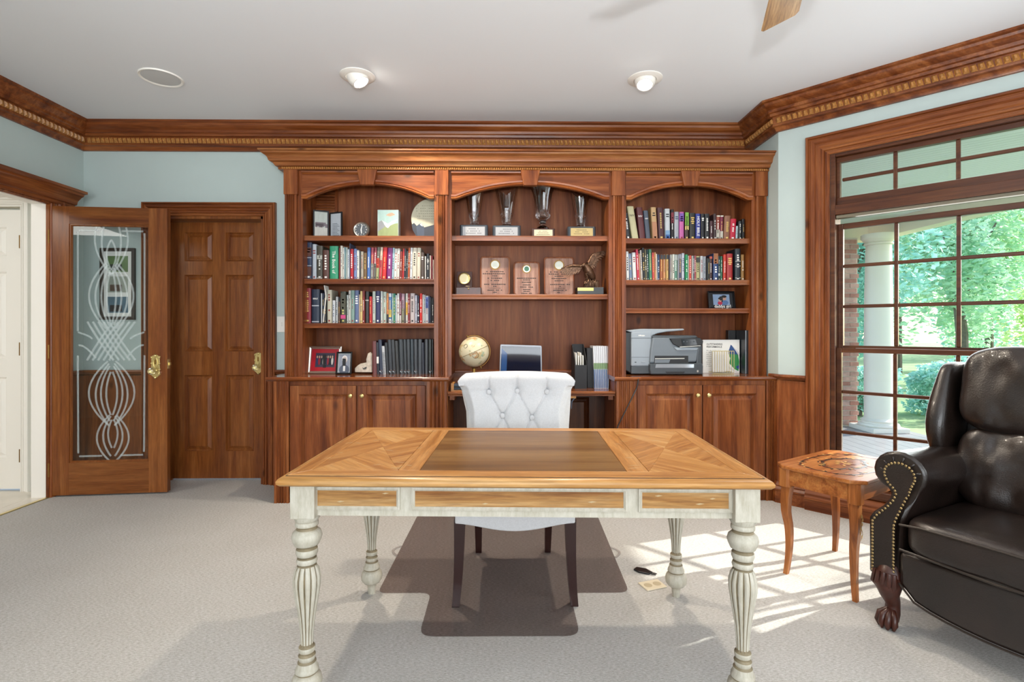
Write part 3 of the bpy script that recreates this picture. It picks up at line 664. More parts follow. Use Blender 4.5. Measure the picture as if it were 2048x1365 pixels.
for a, c in OPN:
    mid = (a + c) / 2; hs = (c - a) / 2 - .035; z0, z1 = 2.178, 2.285
    sg = z1 - z0; R = (hs * hs + sg * sg) / (2 * sg); cz = z1 - R; n = 28
    arc = [(a - .002, z0), (mid - hs, z0)] + [(mid - hs + 2 * hs * i / n, cz + math.sqrt(R * R - (-hs + 2 * hs * i / n) ** 2)) for i in range(1, n)] + [(mid + hs, z0), (c + .002, z0)]
    b = MB(); vs = []; k = len(arc)
    for y in (YU - .002, YU + .02): vs += [(x, y, z) for x, z in arc] + [(x, y, FT) for x, z in arc]
    fs = []
    for i in range(k - 1):
        fs += [(i, i + 1, k + i + 1, k + i), (2 * k + i, 3 * k + i, 3 * k + i + 1, 2 * k + i + 1), (i, 2 * k + i, 2 * k + i + 1, i + 1)]
    fs += [(0, k, 3 * k, 2 * k), (k - 1, 3 * k - 1, 4 * k - 1, 2 * k - 1)]
    fa = b.add(vs, fs).build('arched_fascia', WX, bc)
    MB().sweep([(x, z) for x, z in arc], [(0, 0), (0, .012), (.006, .018), (.014, .014), (.018, .02), (.03, .022), (.036, .012), (.036, 0)], (0, YU - .002, 0), (1, 0, 0), (0, 0, 1), (0, -1, 0)).build('arch_moulding', wood('arch_pine', *CW, 'x', k=.7, knots=0) if a < -1 else bpy.data.materials['arch_pine'], bc, smooth=30)
    b = MB(); ks = [(-.072, FT), (.072, FT), (.05, 2.272), (-.05, 2.272)]
    b.prism([(mid + x, z) for x, z in ks[::-1]], (0, YU - .002, 0), (1, 0, 0), (0, 0, 1), (0, -1, 0), .045); b.build('keystone', WZ, bc, bevel=.006)
    MB().sweep([(c + .0, FT - .006), (a, FT - .006)], [(0, 0), (0, .02), (.01, .018), (.018, .008), (.022, 0)], (0, YU - .002, 0), (1, 0, 0), (0, 0, 1), (0, -1, 0)).build('frieze_moulding', WX, bc, smooth=30)
# cornice with returns and rope strip
CO = [(0, FT), (.032, FT), (.034, FT + .004), (.03, FT + .018), (.05, FT + .022), (.056, FT + .034), (.06, FT + .042), (.082, FT + .05), (.088, FT + .07), (.098, FT + .084), (.118, FT + .094), (.122, FT + .104), (.135, FT + .108), (.135, FT + .118), (0, FT + .118)]
MB().sweep([(1.934 - .012, YB - .03), (1.934 - .012, YU), (-1.612, YU), (-1.612, YB)], CO).build('cornice', wood('cornice_pine', '#8a4c27', '#b06a38', '#c98a52', 'x', k=.62, knots=.8), bc, smooth=25)
b = MB(); beads(b, (1.93, YU - .03, 0), (-1.63, YU - .03, 0), .001, FT + .011, .016, .008, .018)
o = b.build('rope_strip', CV, bc); o['kind'] = 'stuff'
SHF = [(0, (472.7, 558.6, 646.7)), (1, (472, 588.8)), (2, (476.5, 560, 617))]
SHZ = {}
for bi, ys in SHF:
    a, c = OPN[bi]
    for j, py in enumerate(ys):
        z = ZY(py, YSH); SHZ[(bi, j)] = z
        MB().prism([(YSH + .006, -.036), (YSH + .004, -.022), (YSH + .012, -.018), (YSH + .012, -.012), (YSH, -.008), (YSH, 0), (YK, 0), (YK, -.036)], (a, 0, z), (0, 1, 0), (0, 0, 1), (1, 0, 0), c - a).build('shelf', WX, bc)
        MB().prism([(YSH - .004, -.008), (YSH - .004, 0), (YSH + .004, 0), (YSH + .004, -.036), (YSH, -.036), (YSH - .001, -.024)], (a, 0, z), (0, 1, 0), (0, 0, 1), (1, 0, 0), c - a).build('shelf_edge', WX, bc)
# louvred vent let into the back of the left bay
vx0, vx1 = XY(633, YK), XY(671, YK)
vt = box((vx1, YK - .02, ZY(425, YK)), (vx1 + .022, YK, 2.36)).box((vx0 - .012, YK - .012, ZY(425, YK)), (vx0, YK, 2.36)).build('vent_frame', WZ, bc)
for i in range(13):
    z = ZY(425, YK) + .012 + i * .022
    MB().prism([(YK - .016, 0), (YK, .014), (YK, .018), (YK - .016, .006)], (vx0, 0, z), (0, 1, 0), (0, 0, 1), (1, 0, 0), vx1 - vx0).build('louvre', WX, vt)
# ------------------------------------------------------------------ base cabinets and worktops
YL = 3.66
def rect_door(par, x0, x1, z0, z1, kx, y=YL):
    st = .062
    d = box((x0, y - .02, z0), (x0 + st, y, z1)).box((x1 - st, y - .02, z0), (x1, y, z1)).box((x0 + st, y - .02, z0), (x1 - st, y, z0 + st)).box((x0 + st, y - .02, z1 - st), (x1 - st, y, z1)).build('door', WZ, par, bevel=.003)
    panel(MB(), x0 + st, x1 - st, z0 + st, z1 - st, y - .02, .012, .014, .03, .8).build('panel', WZ, d)
    kz = z1 - .07
    k = MB().lathe([(.001, 0), (.007, 0), (.005, .01), (.013, .016), (.015, .022), (.01, .029), (.001, .03)], (0, 0, 0), 14)
    k.v = [(kx + p[0], y - .02 - p[2], kz + p[1]) for p in k.v]; k.build('knob', BRASS, d, smooth=50)
def base_cab(lab, x0, x1, pils, doors):
    t = thing('base_cabinet', lab, 'cabinet', ((x0 + x1) / 2, 3.87, 0))
    box((x0, YL, .0), (x1, YB - .02, CT - .03)).build('body', WZ, t)
    for a, c, y in pils: box((a + .002, y + .02, 0), (c - .002, YL + .01, CT - .03)).build('pilaster_block', WZ, t); pilaster(a, c, y, 0, CT - .03, t, n=4)
    for a, c, k in doors: rect_door(t, a, c, .07, CT - .062, k)
    return t
base_cab('stained pine base cabinet with two panel doors under the left bay', -1.63, -.405, [(-1.621, -1.519, 3.638), (-.545, -.408, 3.615)], [(-1.512, -1.049, -1.084), (-1.036, -.562, -1.003)])
base_cab('stained pine base cabinet with two panel doors below the printer', .782, 1.935, [(.785, .928, 3.615), (1.862, 1.934, 3.645)], [(.938, 1.4, 1.365), (1.408, 1.853, 1.443)])
NOSE = lambda y: [(y, CT - .022), (y - .006, CT - .016), (y - .006, CT - .006), (y, CT), (YB - .02, CT), (YB - .02, CT - .03), (y + .012, CT - .03)]
def worktop(lab, segs):
    t = thing('worktop', lab, 'countertop', ((segs[0][0] + segs[-1][1]) / 2, 3.87, CT - .03))
    for i, (a, c, y) in enumerate(segs): MB().prism(NOSE(y), (a, 0, 0), (0, 1, 0), (0, 0, 1), (1, 0, 0), c - a).build('board', wood('worktop_pine', *CW, 'x', rough=.14, coat=.6, k=KW) if 'worktop_pine' not in bpy.data.materials else bpy.data.materials['worktop_pine'], t)
worktop('glossy stained pine worktop below the left bay of books', [(-1.672, -.575, 3.622), (-.575, -.392, 3.598)])
worktop('glossy stained pine worktop carrying the printer', [(.768, .955, 3.598), (.955, 1.938, 3.632)])
dk = thing('desk_ledge', 'low stained pine desk ledge between the two base cabinets', 'desk shelf', (.19, 3.86, .74))
DL = .783
MB().prism([(3.64, DL - .02), (3.634, DL - .014), (3.634, DL - .004), (3.64, DL), (4.02, DL), (4.02, DL - .034), (3.65, DL - .034), (3.65, DL - .024)], (-.404, 0, 0), (0, 1, 0), (0, 0, 1), (1, 0, 0), 1.185).build('board', bpy.data.materials['worktop_pine'], dk)
for x in (-.395, .74): box((x, 3.68, DL - .065), (x + .035, 3.98, DL - .034)).build('bracket', WYg, dk)
box((-.404, 4.02, DL - .034), (.781, 4.04, .885)).build('upstand', WX, dk)
box((-.392, 4.0, .885), (.763, 4.06, .905)).build('upstand_cap', WX, dk, bevel=.004)
BK2 = wood('shaded_knee_pine', '#5a2e18', '#74401f', '#8a522c', 'z', k=.42, coat=0)  # back pine darkened; shade of the knee recess is put into its colour
kp = box((-.404, 4.04, 0), (.781, 4.06, .75)).build('knee_panel', BK2, dk)
for xa, xb in ((-.3, .15), (.25, .66)):
    MB().sweep([(xa, .1), (xa, .69), (xb, .69), (xb, .1)], [(0, 0), (0, .008), (-.012, .016), (-.018, .008), (-.03, .012), (-.04, 0)], (0, 4.04, 0), (1, 0, 0), (0, 0, 1), (0, -1, 0), closed=True).build('panel_moulding', BK2, kp)
sw = tag(box((-1.80 + .052, YB - .008, 1.2), (-1.80 + .12, YB, 1.325)).build('wall_switch', WHITE, bevel=.003), 'white light switch plate on the wall beside the bookcase', 'light switch')
q = onY(563, 649, YB); 
for v in sw.data.vertices: v.co.x += q.x - (-1.714); v.co.z += q.z - 1.2625
box((q.x - .008, YB - .014, q.z - .016), (q.x + .008, YB - .008, q.z + .016)).build('toggle', WHITE, sw)
# framed photo collage on the wall seen through the glass of the open door
pa, pb = onY(203, 497, YB), onY(272, 640, YB)
pf_ = thing('collage_frame', 'dark framed photo collage on the wall behind the open glass door', 'picture frame', ((pa.x + pb.x) / 2, YB - .01, pb.z))
MB().sweep([(pa.x, pb.z), (pa.x, pa.z), (pb.x, pa.z), (pb.x, pb.z)], [(0, 0), (0, .02), (-.02, .024), (-.026, .012), (-.026, 0)], (0, YB, 0), (1, 0, 0), (0, 0, 1), (0, -1, 0), closed=True).build('frame', pbr('dark_frame', '#2b2320', .4), pf_)
box((pa.x + .02, YB - .01, pb.z + .02), (pb.x - .02, YB - .004, pa.z - .02)).build('mount', PAPER, pf_)
for i in range(3):
    z = pb.z + .055 + i * .16; b = box((pa.x + .055, YB - .012, z), (pb.x - .055, YB - .0098, z + .125)); o = b.build('photo', flat(('#5a7a8c', '#aab2a6', '#6c8a5a')[i], .3), pf_)
    box((pa.x + .075, YB - .013, z + .01), (pb.x - .10, YB - .012, z + .06)).build('photo_figure', flat(('#2c2c34', '#5c4a40', '#30403a')[i], .3), o)
# ------------------------------------------------------------------ writing desk
HW, HD, HT = .7725, .4225, .76
DK = thing('writing_desk', 'cream painted writing desk with honey oak top and turned fluted legs', 'desk', (.070, 2.012, 0), math.radians(-2))
def P_(name, mb, mat, par=DK, **k): return mb.build(name, mat, par, local=True, **k)
NP = [(0, .726), (.02, .726), (.034, .728), (.042, .736), (.043, .744), (.038, .752), (.028, .757), (.02, .757), (.016, .752), (0, .752)]
edge = [(HW - .043, -HD + .043), (-HW + .043, -HD + .043), (-HW + .043, HD - .043), (HW - .043, HD - .043)]
P_('top_nosing', MB().sweep(edge, NP, closed=True), wood('oak_nosing', '#a9713a', '#c99250', '#d8ab70', 'x', knots=0, k=.8, rough=.36, coat=.08), smooth=40)
P_('top_core', box((-HW + .043, -HD + .043, .726), (HW - .043, HD - .043, .75)), OAKX)
ix, iy, g = HW - .026, HD - .026, .0012
bx_, by_ = ix - .055, iy - .062
def slab(name, poly, mat, z1=HT): P_(name, MB().prism(poly, (0, 0, .7495), (1, 0, 0), (0, 1, 0), (0, 0, 1), z1 - .7495), mat, bevel=.0008)
slab('border_board', [(-ix, -iy), (ix, -iy), (bx_, -by_), (-bx_, -by_)], OAKX); slab('border_board', [(bx_, by_), (ix, iy), (-ix, iy), (-bx_, by_)], OAKX)
slab('border_board', [(-ix, -iy), (-bx_, -by_), (-bx_, by_), (-ix, iy)], OAKY); slab('border_board', [(bx_, -by_), (ix, -iy), (ix, iy), (bx_, by_)], OAKY)
for sg in (-1, 1):
    a, c = sorted((sg * .338, sg * .408)); slab('cross_board', [(a, -by_ + g), (c, -by_ + g), (c, by_ - g), (a, by_ - g)], OAKY)
    a, c = sorted((sg * .4095, sg * (bx_ - g))); q = [(a, -by_ + g), (c, -by_ + g), (c, by_ - g), (a, by_ - g)]; m = ((a + c) / 2, 0)
    for i in range(4): slab('veneer_quarter', [q[i], q[(i + 1) % 4], m], (OAKD1, OAKD2)[i % 2])
slab('centre_panel', [(-.3365, -by_ + g), (.3365, -by_ + g), (.3365, by_ - g), (-.3365, by_ - g)], OAKC)
P_('joint_line', MB().sweep(edge, [(.0165, .7505), (.0215, .7505), (.0215, .7578), (.0165, .7578)], closed=True), flat('#3a2410'))
WEAR = pbr('worn_fleck', '#b09a74', .6); wf = MB(); rw = random.Random(21)
for i in range(26):
    x, y = (rw.choice((-1, 1)) * rw.uniform(.36, .72), rw.uniform(-.36, .36)); an = rw.uniform(-.6, .6); l_ = rw.uniform(.008, .022); w_ = rw.uniform(.001, .0022)
    ca, sa = math.cos(an), math.sin(an); wf.prism([(x + u * ca - v * sa, y + u * sa + v * ca) for u, v in ((-l_, 0), (-l_ * .3, -w_), (l_, -w_ * .3), (l_ * .4, w_))], (0, 0, HT), (1, 0, 0), (0, 1, 0), (0, 0, 1), .0003)
P_('wear_marks', wf, WEAR)['kind'] = 'stuff'
LX, LY, PB = .70, .358, .039
ap0, ap1 = .622, .727
AY = -LY - .012
fr = P_('apron', box((-LX + PB, AY, ap0), (LX - PB, AY + .022, ap1)), CREAM)
P_('apron', box((-LX + PB, LY - .012, ap0), (LX - PB, LY + .012, ap1)), CREAM)
for sg in (-1, 1): P_('apron', box((sg * LX - .012, -LY + PB, ap0), (sg * LX + .012, LY - PB, ap1)), CREAM)
for i, (a, c) in enumerate(((-.672, -.393), (-.357, .331), (.366, .662))):
    d = P_('drawer_front', box((a + .01, AY - .002, .652), (c - .01, AY + .001, .706)), DRW)
    o = MB().sweep([(a, .642), (a, .716), (c, .716), (c, .642)], [(0, 0), (0, .006), (-.006, .008), (-.012, .003), (-.012, 0)], (0, AY, 0), (1, 0, 0), (0, 0, 1), (0, -1, 0), closed=True).build('drawer_moulding', CREAM, d, local=True)
wf = MB()
for x, z, l_ in ((-.585, .668, .012), (-.44, .695, .011), (-.12, .664, .01), (.22, .672, .014), (.43, .693, .012), (.56, .668, .014), (.6, .685, .009)): wf.prism([(x - l_, z), (x - l_ * .2, z - .0025), (x + l_, z + .001), (x, z + .003)], (0, AY - .002, 0), (1, 0, 0), (0, 0, 1), (0, -1, 0), .0004)
P_('drawer_wear', wf, WEAR)['kind'] = 'stuff'
TURN = [(.03, .0), (.016, .0), (.019, .03), (.022, .045), (.036, .052), (.046, .066), (.048, .082), (.044, .098), (.034, .112), (.037, .118), (.036, .125), (.031, .134), (.029, .146), (.024, .152), (.026, .16), (.027, .168), (.022, .174), (.024, .18), (.026, .188), (.025, .195), (.019, .199),
        (.0195, .205), (.021, .24), (.025, .28), (.031, .32), (.038, .36), (.043, .395), (.0435, .42), (.038, .445), (.03, .458), (.026, .462), (.031, .466), (.033, .474), (.03, .482), (.024, .486), (.031, .491), (.0345, .5), (.033, .512), (.025, .519), (.03, .523), (.038, .526), (.04, .531), (.044, .54), (.0475, .552), (.044, .566), (.033, .576), (.031, .582), (.036, .588), (.0365, .595), (.034, .602), (.04, .612), (.041, .62), (.03, .62)]
TURN = TURN[1:]
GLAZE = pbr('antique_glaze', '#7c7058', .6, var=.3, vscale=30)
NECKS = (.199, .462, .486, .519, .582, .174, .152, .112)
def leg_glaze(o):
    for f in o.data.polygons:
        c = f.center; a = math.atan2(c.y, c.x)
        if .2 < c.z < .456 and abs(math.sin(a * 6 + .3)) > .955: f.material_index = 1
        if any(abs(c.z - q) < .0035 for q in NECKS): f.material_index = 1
leg0 = None
for sx in (-1, 1):
    for sy in (-1, 1):
        P_('leg_post', box((sx * LX - PB, sy * LY - PB, .618), (sx * LX + PB, sy * LY + PB, .727)), CREAM, bevel=.003)
        if leg0 is None:
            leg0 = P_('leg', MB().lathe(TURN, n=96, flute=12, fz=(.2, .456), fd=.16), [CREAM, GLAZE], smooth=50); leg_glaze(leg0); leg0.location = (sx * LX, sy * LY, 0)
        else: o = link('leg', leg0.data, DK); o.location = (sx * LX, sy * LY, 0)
# ------------------------------------------------------------------ tufted chair
CH = thing('tufted_chair', 'white linen tufted side chair with rolled back and dark legs behind the desk', 'chair', (.045, 2.5, 0))
def C_(name, mb, mat, par=CH, **k): return mb.build(name, mat, par, local=True, **k)
sec = []
for i in range(61): t = i / 60; sec.append((.20 + .10 * t ** 1.5, .44 + .475 * t, t))
for i in range(1, 12): a = PI - PI * 1.25 * i / 11; sec.append((.30 + .058 + .058 * math.cos(a), .918 + .062 * math.sin(a), 1 + i / 11))
for i in range(1, 9): t = i / 8; sec.append((.385 - .06 * t, .87 - .43 * t, 2 + t))
btn = [(XY(x, 2.79) - .063, ZY(y, 2.79)) for x, y in ((977.5, 785), (1034, 783), (1094, 784.6), (1005, 830), (1063, 834))]
btn += [(btn[0][0] - .01, .60), (btn[1][0], .60), (btn[2][0] + .01, .60)]
lines = [(0, 3), (1, 3), (1, 4), (2, 4), (3, 5), (3, 6), (4, 6), (4, 7)]
def segd(p, a, b):
    ax, ay = a; bx, by = b; dx, dy = bx - ax, by - ay; t = max(0, min(1, ((p[0] - ax) * dx + (p[1] - ay) * dy) / (dx * dx + dy * dy)))
    return math.hypot(p[0] - ax - dx * t, p[1] - ay - dy * t)
rows = []
for (y, z, t) in sec:
    hw = .262 + .06 * max(0, min(1, (z - .76) / .17)) ** 1.6 if t < 2 else .262 + .05 * max(0, (z - .7) / .2)
    if z > .93 and t >= 1: hw -= .045 * ((z - .93) / .05) ** 2
    row = []
    for k in range(121):
        u = -1 + 2 * k / 120; x = u * hw; dy = 0
        if t <= 1.25:
            for bxx, bz in btn: dy += .022 * math.exp(-((x - bxx) ** 2 + (z - bz) ** 2) / .0009)
            for i, j in lines: dy += .009 * math.exp(-(segd((x, z), btn[i], btn[j]) / .0045) ** 2)
            for i in range(3): dy += .010 * math.exp(-(segd((x, z), btn[i], (btn[i][0], 1.0)) / .0045) ** 2)
            dy += .006 * math.exp(-(segd((x, z), btn[0], (-.35, btn[0][1] + .01)) / .006) ** 2) + .006 * math.exp(-(segd((x, z), btn[2], (.35, btn[2][1] + .01)) / .006) ** 2)
            dy -= .014 * (1 - u * u)
            dy += .035 * max(0, abs(u) - .86) / .14 if t < 1 else 0
        row.append((x + .018, y + dy - .0, z + (.012 * (1 - u * u) if t > .9 and t < 2 else 0)))
    rows.append(row)
b = MB().grid(rows)
n = len(rows); L = [i * 121 for i in range(n)]; Rr = [i * 121 + 120 for i in range(n)]
b.f += [tuple(L), tuple(Rr[::-1])]; b.m += [0, 0]
bk = C_('backrest', b, LINEN, smooth=60)
for bxx, bz in btn:
    yy = .20 + .10 * ((bz - .44) / .475) ** 1.5
    C_('button', MB().ball((bxx + .018, yy + .004, bz), .0145, 12, 8, (1, .6, 1)), LINEN, bk, smooth=60)
C_('seat', MB().prism([(-.27, -.24), (.27, -.24), (.285, -.1), (.26, .27), (-.26, .27), (-.285, -.1)], (0, 0, .40), (1, 0, 0), (0, 1, 0), (0, 0, 1), .11), LINEN, bevel=.035, smooth=60)
ab = [(-.265, .405), (-.265, .366)] + [(-.265 + .53 * i / 16, .366 - .035 * math.sin(PI * i / 16) ** 1.6) for i in range(1, 16)] + [(.265, .366), (.265, .405)]
C_('seat_apron', MB().prism(ab, (0, -.235, 0), (1, 0, 0), (0, 0, 1), (0, 1, 0), .47), LINEN, bevel=.006)
for sg in (-1, 1):
    rows = []
    for i in range(9):
        t = i / 8; z = .38 * (1 - t); cx = sg * (.246 + .004 * t + .012 * t ** 3); w_ = .024 - .0075 * t; cy = -.205 - .015 * t * t
        rows.append([(cx - w_, cy - w_, z), (cx + w_, cy - w_, z), (cx + w_, cy + w_, z), (cx - w_, cy + w_, z)])
    b = MB().grid(rows, wrap=True); b.f += [(0, 1, 2, 3), (35, 34, 33, 32)]; b.m += [0, 0]; C_('leg', b, DKLEG, smooth=40)
    rows = []
    for i in range(5):
        t = i / 4; z = .37 * (1 - t); cx = sg * (.185 + .004 * t); w_ = .022 - .006 * t; cy = .22 + .11 * t ** 1.4
        rows.append([(cx - w_, cy - w_, z), (cx + w_, cy - w_, z), (cx + w_, cy + w_, z), (cx - w_, cy + w_, z)])
    b = MB().grid(rows, wrap=True); b.f += [(0, 1, 2, 3), (19, 18, 17, 16)]; b.m += [0, 0]; C_('leg', b, DKLEG, smooth=40)
# ------------------------------------------------------------------ chair mat
def matplastic():
    m, nt, b = nodes('tinted_mat_plastic'); nt.nodes.remove(b); out = nt.nodes['Material Output']
    t = nt.nodes.new('ShaderNodeBsdfTransparent'); t.inputs[0].default_value = (.785, .755, .75, 1)
    gl_ = nt.nodes.new('ShaderNodeBsdfGlossy'); gl_.inputs['Roughness'].default_value = .16
    fr_ = nt.nodes.new('ShaderNodeFresnel'); fr_.inputs[0].default_value = 1.42; s = nt.nodes.new('ShaderNodeMixShader'); L_ = nt.links.new
    ge_ = nt.nodes.new('ShaderNodeNewGeometry'); mm_ = nt.nodes.new('ShaderNodeMath'); mm_.operation = 'MULTIPLY_ADD'; mm_.inputs[1].default_value = -1; mm_.inputs[2].default_value = 1; L_(ge_.outputs['Backfacing'], mm_.inputs[0]); mf_ = nt.nodes.new('ShaderNodeMath'); mf_.operation = 'MULTIPLY'; L_(mm_.outputs[0], mf_.inputs[0]); L_(fr_.outputs[0], mf_.inputs[1]); L_(mf_.outputs[0], s.inputs[0]); L_(t.outputs[0], s.inputs[1]); L_(gl_.outputs[0], s.inputs[2]); L_(s.outputs[0], out.inputs[0]); return m
MATP = matplastic()
def rounded(poly, r, n=5):
    out = []; N_ = len(poly)
    for i in range(N_):
        p, a, c = Vector(poly[i]), Vector(poly[i - 1]), Vector(poly[(i + 1) % N_]); d1_, d2_ = (a - p).normalized(), (c - p).normalized()
        rr = r[i] if isinstance(r, (list, tuple)) else r
        for k in range(n + 1):
            t = k / n; q0, q1 = p + d1_ * rr, p + d2_ * rr; out.append(tuple(q0 * (1 - t) ** 2 + p * 2 * t * (1 - t) + q1 * t * t))
    return out
mp = [(-.588, 2.39), (-.342, 2.39), (-.342, 2.05), (.299, 2.045), (.301, 2.38), (.576, 2.38), (.605, 3.38), (-.572, 3.39)]
mt = tag(MB().prism(rounded(mp, [.04, .05, .06, .06, .02, .05, .03, .03]), (0, 0, .0005), (1, 0, 0), (0, 1, 0), (0, 0, 1), .003).build('chair_mat', MATP), 'translucent grey plastic chair mat with front lip under the desk', 'chair mat')
for px_, py_, sg in ((791, 1102, -1), (1234, 1105, 1)):
    p = onZ(px_, py_, .004); MB().tube([(p.x + sg * .035 * math.sin(PI * i / 10) - sg * .022, p.y - .065 + .13 * i / 10, .004) for i in range(11)], .007, 6, flat=.4, up=(0, 0, 1)).build('handle', frosted('mat_edge', (.4, .36, .34), .4) if sg < 0 else bpy.data.materials['mat_edge'], mt)
# ------------------------------------------------------------------ marquetry side table
RT = math.atan2(.251, .403)
TB = thing('side_table', 'small marquetry side table with slender curved legs beside the leather armchair', 'side table', (1.696, 2.5525, 0), RT)
def T_(name, mb, mat, par=TB, **k): return mb.build(name, mat, par, local=True, **k)
TW = wood('walnut_orange', '#8a4c22', '#b26a34', '#c88448', 'x', knots=0, rough=.3, coat=.05, sc=1.2, k=.85); TWZ = wood('walnut_orange_upright', '#8a4c22', '#b26a34', '#c88448', 'z', knots=0, rough=.25, coat=.2, sc=1.2, k=.8)
def octo(a, c, k): return [(-a + k, -c), (a - k, -c), (a, -c + k), (a, c - k), (a - k, c), (-a + k, c), (-a, c - k), (-a, -c + k)]
tt = T_('top', MB().prism(octo(.29, .205, .05), (0, 0, .532), (1, 0, 0), (0, 1, 0), (0, 0, 1), .018), TW, bevel=.005)
ap = .08
for sg in (-1, 1):
    T_('apron', box((-.245, sg * .168 - .008, .452), (.245, sg * .168 + .008, .532)), TW); T_('apron', box((sg * .253 - .008, -.165, .452), (sg * .253 + .008, .165, .532)), TW)
INK_D = pbr('inlay_dark', '#2c1a10', .3); INK_L = pbr('inlay_light', '#d8a860', .3); INK_R = pbr('inlay_red', '#8a3a1c', .3)
def leafp(mb, x, y, an, l, w_, z=.5503):
    ca, sa = math.cos(an), math.sin(an); q = [(-l, 0), (-l * .3, w_), (l * .4, w_ * .8), (l, 0), (l * .4, -w_ * .8), (-l * .3, -w_)]
    mb.prism([(x + a * ca - c * sa, y + a * sa + c * ca) for a, c in q], (0, 0, z), (1, 0, 0), (0, 1, 0), (0, 0, 1), .0004)
rd = random.Random(3); bd, bl_, br_ = MB(), MB(), MB()
def ringp(t, a, c, wob): an = 2 * PI * t; k = 1 + wob * math.cos(4 * an); return (a * math.copysign(abs(math.cos(an)) ** .7, math.cos(an)) * k, c * math.copysign(abs(math.sin(an)) ** .7, math.sin(an)) * k)
for a, c, nn, wob in ((.235, .15, 64, 0), (.13, .075, 40, .12)):
    pts = [ringp(i / 96, a, c, wob) for i in range(96)]
    bd.tube([(x, y, .5503) for x, y in pts], .008 if a < .2 else .005, 4, closed=True, flat=.06, up=(0, 0, 1))
    for i in range(nn):
        x, y = ringp((i + .3) / nn, a, c, wob); an = rd.uniform(0, 2 * PI); r_ = rd.uniform(.006, .022)
        leafp((bd, bl_, bd, br_)[i % 4], x + math.cos(an) * r_, y + math.sin(an) * r_, rd.uniform(0, PI), rd.uniform(.009, .018), rd.uniform(.003, .006), .5505 + .0002 * (i % 3))
for i in range(14):
    an = i * 2.4; r_ = .011 * math.sqrt(i) ; leafp((bl_, br_, bl_)[i % 3], r_ * math.cos(an) * 1.3, r_ * math.sin(an), an, .014, .007, .5506 + .0001 * i)
for nme, q, m_ in (('inlay_vine', bd, INK_D), ('inlay_leaf', bl_, INK_L), ('inlay_petal', br_, INK_R)): T_(nme, q, m_, tt)['kind'] = 'stuff'
for sx in (-1, 1):
    for sy in (-1, 1):
        T_('corner_block', MB().prism(octo(.028, .028, .012), (sx * .243, sy * .158, .44), (1, 0, 0), (0, 1, 0), (0, 0, 1), .092), TWZ)
        rows = []
        for i in range(15):
            t = i / 14; z = .44 * (1 - t); o_ = .006 * math.sin(PI * min(1, t * 2.2)) - .006 * math.sin(PI * max(0, (t - .3) / .7)) + .006 * t ** 4; w_ = .021 - .011 * t ** .8
            cx, cy = sx * (.237 + o_), sy * (.152 + o_)
            rows.append([(cx - w_, cy - w_, z), (cx + w_, cy - w_, z), (cx + w_, cy + w_, z), (cx - w_, cy + w_, z)])
        b = MB().grid(rows, wrap=True); b.f += [(0, 1, 2, 3), (59, 58, 57, 56)]; b.m += [0, 0]; lg = T_('leg', b, TWZ, smooth=45)
        if sy < 0:
            MBs = MB(); cx, yy = sx * .243, -.152 - .012 - .0215
            MBs.tube([(cx - .008 + .008 * math.sin(k * .55), yy - .0008 + .00035 * 0, .40 - k * .006) for k in range(20)], .0022, 4, flat=.3, up=(0, 1, 0))
            for k in range(6): MBs.ball((cx - .008 + .012 * math.sin(k * 1.3), yy - .0005, .39 - k * .018), .006, 6, 4, (1, .1, 1.4))
            T_('leg_inlay', MBs, INK_L, lg)
# ------------------------------------------------------------------ leather wing armchair
RC = math.atan2(-.894, .447)
AC = thing('leather_armchair', 'dark brown leather wing armchair with nailhead trim and claw feet', 'armchair', (1.49, 2.125, 0), RC)
def A_(name, mb, mat=LEATH, par=AC, **k): return mb.build(name, mat, par, local=True, **k)
def sgn(v, e): return math.copysign(abs(v) ** e, v)
from mathutils import noise as mnoise
def cushion(c, h, e1=.35, e2=.35, nu=96, nv=64, wr=.006, seed=0, rx=0, puff=0, freq=9, gather=0):
    M_ = Matrix.Translation(c) @ Matrix.Rotation(rx, 4, 'X'); rows = []
    for i in range(nv + 1):
        ph = -PI / 2 + PI * i / nv; row = []
        for k in range(nu):
            th = 2 * PI * k / nu
            p = Vector((h[0] * sgn(math.cos(ph), e1) * sgn(math.cos(th), e2), h[1] * sgn(math.sin(ph), e1), h[2] * sgn(math.cos(ph), e1) * sgn(math.sin(th), e2)))
            q = p + Vector((seed * 3.1, seed, 0)); f = mnoise.noise(Vector((q.x * freq, q.y * 3, q.z * freq * .6))) + .5 * mnoise.noise(Vector((q.x * freq * 2.3, q.y * 3, q.z * freq * 1.2)))
            p.y += wr * f * (1 if abs(math.sin(ph)) > .2 else .3)
            ed = max(0, (abs(p.z) / h[2] - .5) / .5); p.y += gather * ed * math.sin(p.x * 75 + 4 * f) * (.6 + .4 * math.sin(p.x * 23 + seed)) * math.sin(ph) if gather else 0
            row.append(M_ @ p)
        rows.append(row)
    b = MB().grid(rows, wrap=True); return b
